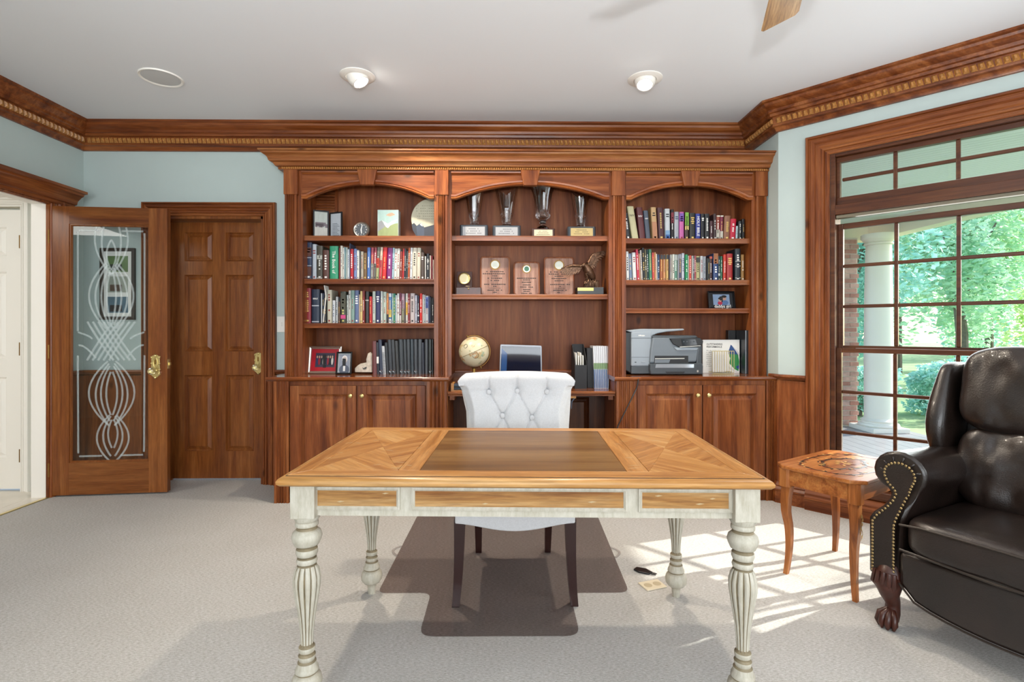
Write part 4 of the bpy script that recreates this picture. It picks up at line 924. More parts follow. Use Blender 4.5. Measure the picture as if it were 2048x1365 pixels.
# arms: a rolled scroll section carried back along the seat
def scroll(cx, cz, r, base, a0=200, a1=-60):
    return base[0] + [(cx + r * math.cos(math.radians(a)), cz + r * .9 * math.sin(math.radians(a))) for a in range(a0, a1, -20)] + base[1]
ARM = scroll(.08, .628, .098, ([(-.004, .20), (-.004, .43), (.006, .455), (.034, .485), (.05, .515), (.052, .54), (.036, .556), (.008, .572)], [(.142, .54), (.128, .49), (.12, .45), (.118, .40), (.118, .20)]), 200, -50)
def arm_y(z): return 0 if z < .43 else min(.06, .06 * (z - .43) / .12)
for mir in (0, 1):
    f = (lambda x: x) if not mir else (lambda x: .86 - x)
    rows = []
    for j in range(9):
        t = j / 8; sh = 1 - .0 * t
        rows.append([(f(x), arm_y(z) * (1 - t) + .05 + (.56 if z > .44 else .72) * t, z - (.02 * t if z > .5 else 0)) for x, z in ARM])
    b = MB().grid(rows); n_ = len(ARM); k_ = 8 * n_
    b.f += [tuple(range(n_)), tuple(range(k_, k_ + n_))[::-1]] + [(j * n_, (j + 1) * n_, (j + 1) * n_ + n_ - 1, j * n_ + n_ - 1) for j in range(8)]; b.m += [0] * 10
    ar = A_('arm', b, bevel=.012, smooth=60)
    # front facing plate with its nail rows
    ins = scroll(.088, .622, .056, ([(.018, .222), (.018, .425), (.03, .452), (.058, .488), (.075, .52), (.078, .548), (.064, .566), (.046, .582)], [(.128, .575), (.116, .535), (.106, .49), (.098, .45), (.096, .40), (.096, .222)]), 190, -30)
    vs = [(f(x), arm_y(z) + .05 - .012, z) for x, z in ins] + [(f(x), arm_y(z) + .05 + .004, z) for x, z in ins]; n_ = len(ins)
    A_('front_plate', MB().add(vs, [tuple(range(n_)), tuple(range(n_, 2 * n_))[::-1]] + [(i, (i + 1) % n_, n_ + (i + 1) % n_, n_ + i) for i in range(n_)]), par=ar, smooth=50)
    nb = MB(); acc = 0; step = .0135
    for i in range(n_):
        (xa, za), (xb, zb) = ins[i], ins[(i + 1) % n_]; d_ = math.hypot(xb - xa, zb - za); t = acc
        while t < d_:
            x, z = xa + (xb - xa) * t / d_, za + (zb - za) * t / d_; nb.ball((f(x), arm_y(z) + .05 - .013, z), .0056, 8, 5, (1, .6, 1)); t += step
        acc = t - d_
    o = A_('nail_row', nb, NAIL, ar, smooth=60); o['kind'] = 'stuff'
    # pleats on the scroll
    for k in range(6):
        an = math.radians(5 + 32 * k); A_('pleat', MB().tube([(f(.084 - (.058 + .034 * s_) * math.cos(an)), .106 + .03 * s_ * s_, .625 + (.054 + .032 * s_) * math.sin(an)) for s_ in (0, .3, .6, .85, 1)], [.002, .0045, .005, .004, .002], 6), LEATH, ar, smooth=60)
    # wing
    rows = []
    WG = [(.62, .50, .60, .03), (.68, .455, .68, .075), (.76, .43, .70, .095), (.84, .44, .71, .10), (.92, .475, .72, .09), (1.0, .52, .74, .075), (1.05, .545, .75, .065), (1.072, .58, .74, .04)]
    for z, ya, yb, th in WG:
        x0_ = .055 - th * .5; loop = []
        for k in range(16):
            an = 2 * PI * k / 16; loop.append((f(.055 + .5 * th * sgn(math.cos(an), .6)), (ya + yb) / 2 + (yb - ya) / 2 * sgn(math.sin(an), .6), z))
        rows.append(loop)
    b = MB().grid(rows, wrap=True); b.f += [tuple(range(16))[::-1], tuple(range(7 * 16, 8 * 16))]; b.m += [0, 0]
    A_('wing', b, smooth=70, sub=1)
A_('base_frame', box((.1, .06, .2), (.76, .8, .33)), bevel=.01)
A_('back_shell', MB().prism([(.62, .2), (.80, .2), (.86, 1.08), (.80, 1.11), (.70, 1.08), (.60, .5)], (.07, 0, 0), (0, 1, 0), (0, 0, 1), (1, 0, 0), .72), bevel=.03, smooth=50)
seat = A_('seat_cushion', cushion((.43, .32, .405), (.31, .31, .082), .3, .4, wr=.003, seed=1), smooth=70)
A_('piping', MB().tube([(.125, .022, .446), (.2, .012, .458), (.43, .006, .462), (.66, .012, .458), (.735, .022, .446)], .005, 6), LEATHP, seat, smooth=60)
A_('piping', MB().tube([(.125, .022, .348), (.43, .006, .342), (.735, .022, .348)], .005, 6), LEATHP, seat, smooth=60)
fp = [(.118, .335)] + [(.118, .21)] + [(.118 + .624 * i / 12, .205 - .085 * math.sin(PI * i / 12) ** .4) for i in range(1, 12)] + [(.742, .21), (.742, .335)]
fp_o = A_('footrest_panel', MB().prism(fp, (0, .03, 0), (1, 0, 0), (0, 0, 1), (0, 1, 0), .06), bevel=.016, smooth=50)
A_('piping', MB().tube([(x, .033, z - .002) for x, z in fp[1:-1]], .0045, 6), LEATHP, fp_o, smooth=60)
lo = A_('lumbar_pillow', cushion((.43, .56, .625), (.315, .125, .185), .45, .5, wr=.026, seed=2, rx=math.radians(-8), freq=9, gather=.007), smooth=70)
hi = A_('head_pillow', cushion((.43, .60, .955), (.31, .125, .19), .45, .45, wr=.02, seed=5, rx=math.radians(-9), freq=7, gather=.007), smooth=70)
for p_, cz, hx, hz, cy in ((lo, .625, .306, .176, .535), (hi, .955, .30, .18, .575)):
    A_('piping', MB().tube([(.43 + hx * sgn(math.cos(a), .5), cy + .08 - (.02) + (-(hz * sgn(math.sin(a), .45)) * -.15), cz + hz * sgn(math.sin(a), .45)) for a in [2 * PI * i / 60 for i in range(60)]], .005, 6, closed=True), LEATHP, p_, smooth=60)
def clawfoot(cx, cy, fwd=1):
    b = MB(); pts = [(0, .05, .25), (0, .0, .215), (0, -.028, .18), (0, -.012, .135), (0, .012, .095), (0, .008, .06), (0, -.008, .035)]
    b.tube([(cx + x, cy + y * fwd, z) for x, y, z in pts], [.055, .058, .05, .034, .026, .028, .03], 14)
    b.ball((cx, cy - .018 * fwd, .03), .031, 12, 8)
    for a in (-.9, -.3, .3, .9):
        dx, dy = math.sin(a), -math.cos(a) * fwd
        b.tube([(cx + dx * .012, cy + dy * .012, .07), (cx + dx * .034, cy - .012 * fwd + dy * .03, .056), (cx + dx * .04, cy - .016 * fwd + dy * .038, .026), (cx + dx * .034, cy - .016 * fwd + dy * .034, .004)], [.011, .013, .012, .005], 8)
    for k in range(5):
        a = -.8 + .4 * k; b.tube([(cx + .05 * math.sin(a), cy - .028 * fwd - .03 * math.cos(a) * fwd, .235), (cx + .056 * math.sin(a), cy - .034 * fwd - .034 * math.cos(a) * fwd, .19), (cx + .03 * math.sin(a), cy - .03 * fwd - .02 * math.cos(a) * fwd, .155)], [.009, .01, .004], 6)
    b.tube([(cx + .05, cy, .215 + .0) if i == 0 else (cx + .05 + .018 * math.cos(i * .6) * (1 - i / 14) - .018, cy - .02 * fwd - .02, .2 + .02 * math.sin(i * .6) * (1 - i / 14)) for i in range(12)], .006, 6)
    return b
A_('claw_foot', clawfoot(.07, .075), MAHOG, smooth=60); A_('claw_foot', clawfoot(.79, .075), MAHOG, smooth=60)
for x in (.1, .76): A_('rear_foot', MB().tube([(x, .74, .21), (x, .77, .1), (x, .8, 0)], [.035, .026, .022], 10), MAHOG, smooth=60)
# ------------------------------------------------------------------ ceiling fittings
BULB, bnt, bb = nodes('lamp_glow'); bb.inputs['Emission Color'].default_value = (1, .93, .82, 1); bb.inputs['Emission Strength'].default_value = 40
for i, (px_, py_, aim, lab) in enumerate(((715, 152, (.55, -.05, -1), 'white recessed eyeball light on the left of the ceiling, tilted right'), (1290, 158, (-.12, -.35, -1), 'white recessed eyeball light on the right of the ceiling, facing the room'))):
    p = onZ(px_, py_, ZC); t = thing('recessed_light', lab, 'ceiling light', (p.x, p.y, ZC), group='recessed eyeball lights')
    MB().lathe([(.066, -.002), (.072, -.012), (.09, -.012), (.108, -.004), (.109, 0), (.066, 0)], n=40, loop=True).build('trim_ring', WHITE, t, smooth=40, local=True)
    d_ = Vector(aim).normalized(); rot = d_.to_track_quat('-Z', 'Y').to_matrix()
    eb = MB().lathe([(.046, -.05), (.052, -.05), (.064, -.03), (.068, -.005), (.066, .02), (.046, .02)], n=32, loop=True); eb.v = [tuple(rot @ Vector(v)) for v in eb.v]
    ey = eb.build('eyeball', WHITE, t, smooth=40, local=True)
    q = MB().lathe([(.001, -.046), (.03, -.05), (.047, -.044), (.047, -.036), (.001, -.036)], n=24); q.v = [tuple(rot @ Vector(v)) for v in q.v]
    q.build('bulb', BULB, ey, smooth=40, local=True)
    sp = lamp('recessed_light_beam', 'SPOT', 75, (1, .87, .7), (p.x + d_.x * .07, p.y + d_.y * .07, ZC + d_.z * .07), spot_size=math.radians(125), spot_blend=.5, shadow_soft_size=.04)
    sp.rotation_euler = d_.to_track_quat('-Z', 'Y').to_euler()
    if i == 0: pass
p = onZ(322, 155, ZC)
t = thing('ceiling_speaker', 'round grey-white speaker grille in the ceiling above the open door', 'speaker', (p.x, p.y, ZC))
MB().lathe([(.108, -.004), (.12, -.008), (.124, 0), (.108, 0)], n=40, loop=True).build('rim', WHITE, t, smooth=40, local=True)
MB().lathe([(.001, -.006), (.06, -.006), (.108, -.003), (.108, 0), (.001, 0)], n=40).build('grille', pbr('speaker_mesh', '#c8c8c6', .8, bmp=.5, bscale=900), t, smooth=40, local=True)
FX, FY, FZ = .90, 1.50, 2.5
t = thing('ceiling_fan', 'ceiling fan with light wooden blades, one blade tip in view', 'ceiling fan', (FX, FY, ZC))
FB = wood('fan_blade_wood', '#8a6238', '#b08450', '#c69c66', 'y', knots=0, rough=.35, fine=.6, sc=2)
MB().lathe([(.012, -.24), (.012, 0)], n=12).build('rod', BRASS, t, local=True, smooth=40)
MB().lathe([(.05, -.06), (.07, -.03), (.075, 0), (.01, 0)], n=24).build('canopy', BRASS, t, local=True, smooth=40)
MB().lathe([(.02, -.40), (.09, -.39), (.12, -.36), (.13, -.31), (.11, -.26), (.05, -.24), (.02, -.24)], n=28).build('motor', BRASS, t, local=True, smooth=40)
MB().lathe([(.01, -.53), (.07, -.51), (.1, -.46), (.09, -.41), (.03, -.4)], n=28).build('light_bowl', pbr('opal_glass', '#e8e4da', .3), t, local=True, smooth=40)
for k in range(5):
    an = -math.radians(21 + 72 * k); bl0, bl1, w0, w1 = .2, .69, .055, .07
    pts = [(-w0, bl0), (w0, bl0), (w1, bl1 - .05), (w1 - .012, bl1 - .028), (-w1 + .01, bl1), (-w1, bl1 - .012)]
    R_ = Matrix.Rotation(an, 4, 'Z') @ Matrix.Rotation(math.radians(-14), 4, 'Y')
    b = MB().prism(pts, (0, 0, -.004), (1, 0, 0), (0, 1, 0), (0, 0, 1), .007)
    bo = b.build('blade', FB, t, local=True, bevel=.002); bo.matrix_local = Matrix.Translation((0, 0, FZ - ZC)) @ R_
    ar = MB().tube([(0, .1, -.01), (0, .2, .0), (0, .27, -.006)], .014, 8, flat=.4, up=(0, 0, 1)).build('blade_iron', BRASS, bo, local=True)
# photographer's flash beside the camera, head tilted up: the source of the blade shadows on the ceiling
fl_ = lamp('camera_flash', 'SPOT', 120, (.95, .975, 1), (0, -.4, 1.46), spot_size=math.radians(104), spot_blend=.5, shadow_soft_size=.05)
fl_.rotation_euler = Vector((.12, .74, .67)).to_track_quat('-Z', 'Y').to_euler()
# ------------------------------------------------------------------ floor outlet and cover
p = onZ(1305, 1172, 0)
fo = thing('floor_outlet', 'beige floor outlet plate in the carpet beside the desk leg', 'outlet', (p.x, p.y, 0), math.radians(18))
BEI = pbr('beige_plastic', '#d8cdb4', .5)
box((-.055, -.04, 0), (.055, .04, .006)).build('plate', BEI, fo, local=True, bevel=.003)
for sx in (-1, 1): o = MB().lathe([(.001, .0065), (.018, .0065), (.02, .006), (.001, .006)], (sx * .025, 0, 0), 16).build('socket', pbr('socket_beige', '#b9ab8e', .5) if sx < 0 else bpy.data.materials['socket_beige'], fo, local=True)
p = onZ(1288, 1145, 0)
bc_ = thing('black_plug', 'small flat black plug lying on the carpet by the chair mat', 'plug', (p.x, p.y, 0), math.radians(-35))
MB().prism([(-.05, -.012), (-.02, -.025), (.03, -.018), (.04, .01), (0, .028), (-.045, .018)], (0, 0, .001), (1, 0, 0), (0, 1, 0), (0, 0, 1), .008).build('body', BLACK, bc_, local=True, bevel=.002)
for s_ in (-.006, .008): box((.036, s_ - .003, .003), (.062, s_ + .003, .006)).build('prong', BLACK, bc_, local=True)
# ------------------------------------------------------------------ things on the shelves
def boxpx(x0, x1, y0, y1, Y, dep, z0=None):
    a, b_ = onY(x0, y1, Y), onY(x1, y0, Y)
    return (a.x, Y, z0 if z0 is not None else a.z), (b_.x, Y + dep, b_.z)
def marks(mb, x0, x1, z, h, Y, n, rnd, gap=.35):
    # a line of illegible lettering: short separate strokes
    w_ = (x1 - x0) / n
    for i in range(n):
        if rnd.random() < .12: continue
        mb.box((x0 + i * w_, Y - .0004, z - h / 2 * rnd.uniform(.6, 1)), (x0 + (i + 1 - gap) * w_, Y, z + h / 2))
rm = random.Random(11)
Z0 = SHZ[(1, 0)]
PLT = pbr('brushed_plate', '#9fa0a2', .35)
BLOCK = pbr('black_award_block', '#2b3138', .25, coat=.4)
def award(x0, x1, ytop, lab, plate, Y=3.90):
    a = XY(x0, Y); c = XY(x1, Y); h = ZY(ytop, Y) - Z0
    t = thing('crystal_award', lab, 'award', ((a + c) / 2, Y + .05, Z0), group='crystal awards on the centre shelf')
    hw = (c - a) / 2
    b = MB().prism([(-hw, -.05), (-hw + .012, -.055), (hw - .012, -.055), (hw, -.05), (hw, .05), (-hw, .05)], (0, 0, 0), (1, 0, 0), (0, 1, 0), (0, 0, 1), h * .92).build('block', BLOCK, t, local=True, bevel=.004)
    p = box((-hw * .78, -.0565, h * .14), (hw * .78, -.0555, h * .78)).build('name_plate', plate, t, local=True)
    mk = MB()
    for k, z in enumerate((.62, .46, .3)): n_ = (7, 9, 11)[k]; w_ = hw * (.36 + .1 * k); marks(mk, -w_, w_, h * z, .0045, -.0566, n_, rm)
    mk.build('engraving', INK, p, local=True)['kind'] = 'stuff'
    return t, h * .92
def vase(t, zb, r0, r1, ht, notch, n=48, rot=0):
    rows = []; prof = [(0.001, 0), (r0 * .95, 0), (r0 * 1.05, .008), (r0 * .9, .02), (r0 * .95, .035)]
    for i in range(1, 13): s_ = i / 12; prof.append((r0 * .95 + (r1 - r0 * .95) * s_ ** .9, .035 + (ht - .035) * s_))
    inner = [(p[0] - .007, p[1]) for p in prof[:6:-1]] + [(.001, .05)]
    for r, z in prof + inner:
        row = []
        for k in range(n):
            an = 2 * PI * k / n; f_ = abs(math.cos(an + rot)); zz_ = z if z < ht * .45 else ht * .45 + (z - ht * .45) * (1 - notch + notch * f_)
            rr = r * (1 + .03 * math.cos(10 * an)); row.append((rr * math.cos(an), rr * math.sin(an), zb + zz_))
        rows.append(row)
    MB().grid(rows, wrap=True).build('vase', CRYST, t, local=True, smooth=35)
t, h = award(919.5, 976, 448, 'crystal award with a notched vase, leftmost on the centre shelf', PLT); vase(t, h, .034, .068, ZY(386, 3.95) - Z0 - h, .3)
t, h = award(985, 1041.5, 449, 'taller crystal award with a deep V notch, second from the left', PLT); vase(t, h, .036, .085, ZY(375, 3.95) - Z0 - h, .5)
t, h = award(1135, 1191.6, 451, 'crystal award on a black block with a brass plate, rightmost', pbr('brass_plate', '#b09a68', .3, metal=.4)); vase(t, h, .034, .07, ZY(383, 3.95) - Z0 - h, .4, rot=.5)
t, h = award(1063, 1110, 455.5, 'footed cut-crystal urn on a wooden base, third from the left', pbr('cream_plate', '#d8c8a4', .4))
for o in t.children:
    if o.name.startswith('block'): o.data.materials[0] = MAHOG
HU = ZY(376, 3.95) - Z0 - h
ub = [(.001, 0), (.048, 0), (.05, .008), (.036, .02), (.018, .034), (.016, .045), (.026, .052), (.018, .06), (.034, .078), (.05, .092), (.055, .112), (.05, .125), (.052, .145), (.06, HU * .7), (.072, HU * .88), (.088, HU), (.082, HU), (.066, HU * .86), (.054, HU * .7), (.044, .14), (.03, .1), (.001, .095)]
rows = [[(r * (1 + .035 * math.cos(14 * 2 * PI * k / 56)) * math.cos(2 * PI * k / 56), r * (1 + .035 * math.cos(14 * 2 * PI * k / 56)) * math.sin(2 * PI * k / 56), h + z) for k in range(56)] for r, z in ub]
MB().grid(rows, wrap=True).build('urn', CRYST, t, local=True, smooth=35)
# plaques
Z1 = SHZ[(1, 1)]
PLQ = wood('plaque_walnut', '#7c5444', '#a07866', '#b48e7c', 'z', k=.85, knots=0, rough=.25, coat=.5); PLE = wood('plaque_edge', '#6a3418', '#93512a', '#a8683c', 'z', k=.7, knots=0, rough=.3)
def plaque(x0, x1, y0, lab, centre, Y=3.93):
    a, c = XY(x0, Y), XY(x1, Y); ht = ZY(y0, Y) - Z1; hw = (c - a) / 2
    t = thing('award_plaque', lab, 'plaque', ((a + c) / 2, Y, Z1), group='walnut award plaques')
    def pl(hw_, z0, z1, r, d, name, m, y0_):
        poly = rounded([(-hw_, z0), (hw_, z0), (hw_, z1), (-hw_, z1)], r)
        return MB().prism([(x, z) for x, z in poly], (0, 0, 0), (1, 0, 0), (0, 0, 1), (0, 1, 0), d).build(name, m, t, local=True, bevel=.004)
    o = pl(hw, 0, ht, .028, .02, 'board', PLE, 0); f = pl(hw - .011, .006, ht - .012, .022, .003, 'face', PLQ, 0)
    for q in (o, f): q.rotation_euler = (math.radians(-7), 0, 0)
    f.location.y = -.0035
    cz = ht * .78; rs = hw * .34
    for r, z_, m, nm in ((rs, .0008, OLDBR, 'seal_ring'), (rs * .8, .0014, SILV if not centre else WHINK, 'seal'), (rs * .55, .0018, pbr('seal_green', '#3c6a54', .4) if 'seal_green' not in bpy.data.materials else bpy.data.materials['seal_green'], 'seal_emblem')):
        if nm == 'seal_emblem' and not centre: m = pbr('seal_pale', '#cfd2c4', .4) if 'seal_pale' not in bpy.data.materials else bpy.data.materials['seal_pale']
        MB().prism([(r * math.cos(2 * PI * k / 28), cz + r * math.sin(2 * PI * k / 28)) for k in range(28)], (0, -z_, 0), (1, 0, 0), (0, 0, 1), (0, 1, 0), .0006).build(nm, m, f, local=True)
    mk = MB(); L = ((.6, 9, .6), (.545, 12, .82), (.49, 5, .3), (.43, 8, .5), (.37, 5, .3), (.275, 12, .72), (.225, 2, .12), (.125, 9, .5), (.07, 3, .14)) if not centre else ((.5, 11, .74), (.45, 5, .26), (.38, 6, .36), (.3, 5, .3), (.235, 8, .5), (.165, 5, .28), (.11, 4, .24), (.05, 7, .4))
    for z, n_, w_ in L: marks(mk, -hw * w_, hw * w_, ht * z, .0066, -.0006, n_, rm, .22)
    mk.build('engraved_lines', INK, f, local=True)['kind'] = 'stuff'
    if not centre: text('MASTER GENERAL AGENT', .0078, (0, -.0004, ht * .175), (1, 0, 0), (0, 0, 1), INK, None, 'engraved_words')
    if not centre:
        q = [o_ for o_ in bpy.data.objects if o_.name.startswith('engraved_words') and o_.parent is None][0]; q.parent = f
plaque(960, 1020, 511, 'large walnut award plaque beside the open wooden box', False)
plaque(1027, 1080, 522, 'smaller walnut award plaque with a white and green seal', True)
plaque(1088, 1149.5, 512, 'large walnut award plaque partly behind the eagle wing', False)
# bronze eagle
EY = 3.875
def E(cx, cy, dy=0): p = onY(1110 + cx * .0806, 490 + cy * .0806, EY); return Vector((p.x, EY + dy, p.z))
p0 = E(860, 1190)
eg = thing('eagle_statuette', 'bronze eagle statuette with raised wings on a black base', 'statuette', (p0.x, EY, Z1))
a, c = E(540, 1190), E(1190, 1060)
box((a.x, EY - .035, Z1), (c.x, EY + .07, c.z)).build('base', BLACK, eg, bevel=.003)
q = E(545, 1150), E(935, 1075); o = box((q[0].x, EY - .037, q[0].z), (q[1].x, EY - .035, q[1].z)).build('plate', GOLDINK, eg)
rk = MB()
for i in range(16):
    an = i * 2.399; rr = 130 * math.sqrt((i % 8) / 8); rk.ball(E(870 + rr * math.cos(an) * 1.2, 985 - abs(rr * math.sin(an)) * .7, .012 * math.sin(i)), .016 + .006 * math.sin(i * 1.7), 7, 5, (1, .8, 1.3 + .5 * math.sin(i)))
for i in range(9): rk.tube([E(740 + i * 40, 1045, -.012), E(760 + i * 36, 960 - 30 * (i % 3), -.022), E(800 + i * 26, 900 - 40 * (i % 2), -.01)], [.007, .008, .003], 5)
rk.build('rock', BRONZE, eg, smooth=50)
bd_ = MB().tube([E(985, 900, .02), E(930, 800, .005), E(850, 690, -.006), (E(790, 590, -.012)), E(745, 530, -.024), E(700, 510, -.034)], [.012, .026, .034, .032, .022, .016], 12)
bd_.ball(E(690, 520, -.036), .0165, 10, 8, (1.15, .9, .9)); bd_.tube([E(650, 530, -.04), E(615, 545, -.043), E(600, 580, -.044)], [.009, .007, .001], 6)
for s_ in (-.012, .014): bd_.tube([E(800, 720, s_ - .01), E(740, 740, s_ - .02), E(790, 800, s_ - .012), E(780, 850, s_ - .012)], [.012, .009, .007, .007], 6)
body = bd_.build('body', BRONZE, eg, smooth=60)
def wing(root, wrist, tip, trail, nf, lab, dy0, dy1):
    wm = MB().tube([E(*root, dy0), E((root[0] + wrist[0]) / 2, (root[1] + wrist[1]) / 2 - 8, (dy0 + dy1) / 2), E(*wrist, dy1), E((wrist[0] + tip[0]) / 2, (wrist[1] + tip[1]) / 2, dy1 * 1.2), E(*tip, dy1 * 1.3)], [.014, .012, .011, .007, .003], 8)
    o = wm.build('wing', BRONZE, eg, smooth=60)
    for i in range(nf):
        t_ = i / (nf - 1); s0 = (root[0] + (wrist[0] - root[0]) * min(1, t_ * 1.6) + (tip[0] - wrist[0]) * max(0, t_ - .6), root[1] + (wrist[1] - root[1]) * min(1, t_ * 1.6) + (tip[1] - wrist[1]) * max(0, t_ - .6))
        k_ = t_ * (len(trail) - 1); j = min(int(k_), len(trail) - 2); fr_ = k_ - j; s1 = (trail[j][0] + (trail[j + 1][0] - trail[j][0]) * fr_, trail[j][1] + (trail[j + 1][1] - trail[j][1]) * fr_)
        for ly, sc_ in ((0, 1), (-.006, .55)):
            e1 = (s0[0] + (s1[0] - s0[0]) * sc_, s0[1] + (s1[1] - s0[1]) * sc_); m_ = ((s0[0] + e1[0]) / 2, (s0[1] + e1[1]) / 2)
            MB().tube([E(*s0, dy0 + (dy1 - dy0) * t_ + ly), E(*m_, dy0 + (dy1 - dy0) * t_ * 1.1 + ly), E(*e1, dy0 + (dy1 - dy0) * t_ * 1.1 + .004 + ly)], [.008, .0095, .002], 6, flat=.35, up=(0, 1, 0)).build('feather', BRONZE, o, smooth=60)
wing((650, 540), (400, 530), (140, 600), [(560, 720), (470, 740), (420, 760), (330, 800), (250, 800), (190, 740), (150, 690), (120, 640)], 12, '', -.005, -.03)
wing((820, 460), (940, 240), (1230, 150), [(900, 600), (980, 590), (1040, 540), (1060, 480), (1090, 410), (1120, 380), (1210, 310), (1270, 240), (1290, 190), (1260, 140)], 14, '', .0, .02)
# open wooden box with brass clock
Yb = 3.88; a, c = XY(912, Yb), XY(962, Yb)
bx0 = thing('clock_box', 'open dark wooden box holding a round brass clock', 'box', ((a + c) / 2, Yb + .04, Z1))
box((a, Yb, Z1), (c, Yb + .07, ZY(575, Yb))).build('body', MAHOG, bx0, bevel=.003)
lid = MB().prism([(0, 0), (.012, 0), (.034, .125), (.022, .128)], (a, Yb + .062, ZY(575, Yb)), (0, 1, 0), (0, 0, 1), (1, 0, 0), XY(943, Yb) - a).build('lid', MAHOG, bx0, bevel=.002)
cc_ = onY(928, 557, Yb + .03)
ck = MB().lathe([(.001, -.012), (.042, -.012), (.046, -.006), (.046, .012), (.04, .016), (.001, .016)], n=28); ck.v = [(cc_.x + p[0], cc_.y + .012 - p[2] + p[1] * .25, cc_.z + p[1]) for p in ck.v]
co_ = ck.build('clock_case', BRASS, bx0, smooth=40)
dl_ = MB().lathe([(.001, .0162), (.034, .0162), (.034, .017), (.001, .017)], n=28); dl_.v = [(cc_.x + p[0], cc_.y + .012 - p[2] + p[1] * .25, cc_.z + p[1]) for p in dl_.v]; dl_.build('dial', pbr('cream_dial', '#d8cca4', .4), co_)
MB().ball((cc_.x + .03, Yb + .01, ZY(575, Yb) + .006), .024, 12, 6, (1, .8, .3)).build('silver_disc', SILV, bx0, smooth=60)
MB().ball((a + .03 + .065, Yb - .003, ZY(578, Yb)), .006, 8, 6).build('clasp', BRASS, bx0)
# ---- left bay, top shelf
ZT = SHZ[(0, 0)]
def leaf_frame(t, p, ang, w_, h_, hinge_left):
    R_ = Matrix.Translation(p) @ Matrix.Rotation(ang, 4, 'Z'); sg = 1 if hinge_left else -1
    def bb_(x0, x1, z0, z1, y0, y1, n, m, par=t):
        b = box((min(sg * x0, sg * x1), y0, z0), (max(sg * x0, sg * x1), y1, z1)); b.v = [tuple(R_ @ Vector(v)) for v in b.v]; return b.build(n, m, par, bevel=.001)
    f = bb_(0, w_, 0, h_, 0, .01, 'leaf', BLACKM); s = bb_(.012, w_ - .01, .01, h_ - .012, -.001, 0, 'sheet', flat('#c4cbd2', .4) if hinge_left else flat('#b8bfb8', .4), f)
    return s, R_
Yf = 3.95
pm = onY(656, 471, Yf); hh = ZY(425, Yf) - ZT
df = thing('double_frame', 'black folding double frame with a landscape print and a certificate', 'picture frame', (pm.x, Yf, ZT))
s1, R1 = leaf_frame(df, Vector((pm.x - .002, Yf + .03, ZT)), math.radians(26), .115, hh + .012, False)
s2, R2_ = leaf_frame(df, Vector((pm.x + .002, Yf + .03, ZT)), math.radians(-22), .115, hh, True)
def onleaf(mb, R_, x0, x1, z0, z1, y): b = box((x0, y - .0006, z0), (x1, y, z1)); mb.add([tuple(R_ @ Vector(v)) for v in b.v], b.f)
mk = MB()
for i in range(9): onleaf(mk, R2_, .028, .095 - .01 * (i % 3), hh * (.12 + .055 * i), hh * (.12 + .055 * i) + .003, -.0015)
mk.build('certificate_lines', flat('#5a6068'), s2)['kind'] = 'stuff'
mk = MB()
for i in range(12): onleaf(mk, R1, -.1 + .012 * (i % 7), -.09 + .012 * (i % 7) + .006, hh * (.42 + .03 * (i % 3)), hh * (.56 + .05 * (i % 2)), -.0015)
mk.build('print_rocks', flat('#7a6c72'), s1)['kind'] = 'stuff'; mk = MB()
onleaf(mk, R1, -.104, -.012, hh * .08, hh * .42, -.0014); mk.build('print_foreground', flat('#c9c6bd'), s1)
def round_clock(px, py, r, Yc):
    p = onY(px, py, Yc); t = thing('desk_clock', 'round silver desk clock with a dark dial', 'clock', (p.x, Yc, ZT))
    def ring(prof, n, m, par, **k):
        b = MB().lathe(prof, n=36, **k); b.v = [(p.x + v[0], Yc - v[2] + v[1] * .12, ZT + r + v[1]) for v in b.v]; return b.build(n, m, par, smooth=40)
    c_ = ring([(.001, -.02), (r * .9, -.02), (r, -.006), (r, .006), (r * .9, .014), (r * .78, .008), (.001, .008)], 'case', SILV, t)
    d_ = ring([(.001, .0085), (r * .76, .0085), (r * .76, .0095), (.001, .0095)], 'dial', pbr('grey_dial', '#70757a', .15, metal=.6), t)
    for an, l, w_ in ((.2, r * .62, .0035), (PI - .15, r * .5, .0045)):
        b = MB().prism([(-w_, 0), (w_, 0), (w_ * .6, l), (-w_ * .6, l)], (0, 0, 0), (1, 0, 0), (0, 1, 0), (0, 0, 1), .001); R_ = Matrix.Rotation(-an, 3, 'Z'); b.v = [R_ @ Vector(v) for v in b.v]
        b.v = [(p.x + v[0], Yc - .0105 - v[2] + v[1] * .12, ZT + r + v[1]) for v in b.v]; b.build('hand', WHINK, d_)
    for k in range(12):
        an = k * PI / 6; q = (r * .64 * math.sin(an), r * .64 * math.cos(an)); box((p.x + q[0] - .002, Yc - .011 + q[1] * .12, ZT + r + q[1] - .003), (p.x + q[0] + .002, Yc - .0098 + q[1] * .12, ZT + r + q[1] + .003)).build('hour_mark', WHINK, d_)
round_clock(723, 456, .062, 3.92)
a, c = boxpx(755, 797, 420, 471, 3.90, .075, ZT)
cb = thing('mountain_box', 'upright boxed book with a snowy mountain cover', 'boxed book', ((a[0] + c[0]) / 2, 3.93, ZT))
box(a, c).build('case', flat('#b9c4c4'), cb, bevel=.002)
W_, H_ = c[0] - a[0], c[2] - a[2]
def cover(n, pts, col, lift): MB().prism([(a[0] + u * W_, a[2] + v * H_) for u, v in pts], (0, a[1], 0), (1, 0, 0), (0, 0, 1), (0, -1, 0), lift).build(n, flat(col), cb)
cover('cover_sky', [(.02, .5), (.98, .5), (.98, .99), (.02, .99)], '#9fbcb8', .0006); cover('cover_meadow', [(.02, .01), (.98, .01), (.98, .52), (.02, .4)], '#8c9a6a', .0008)
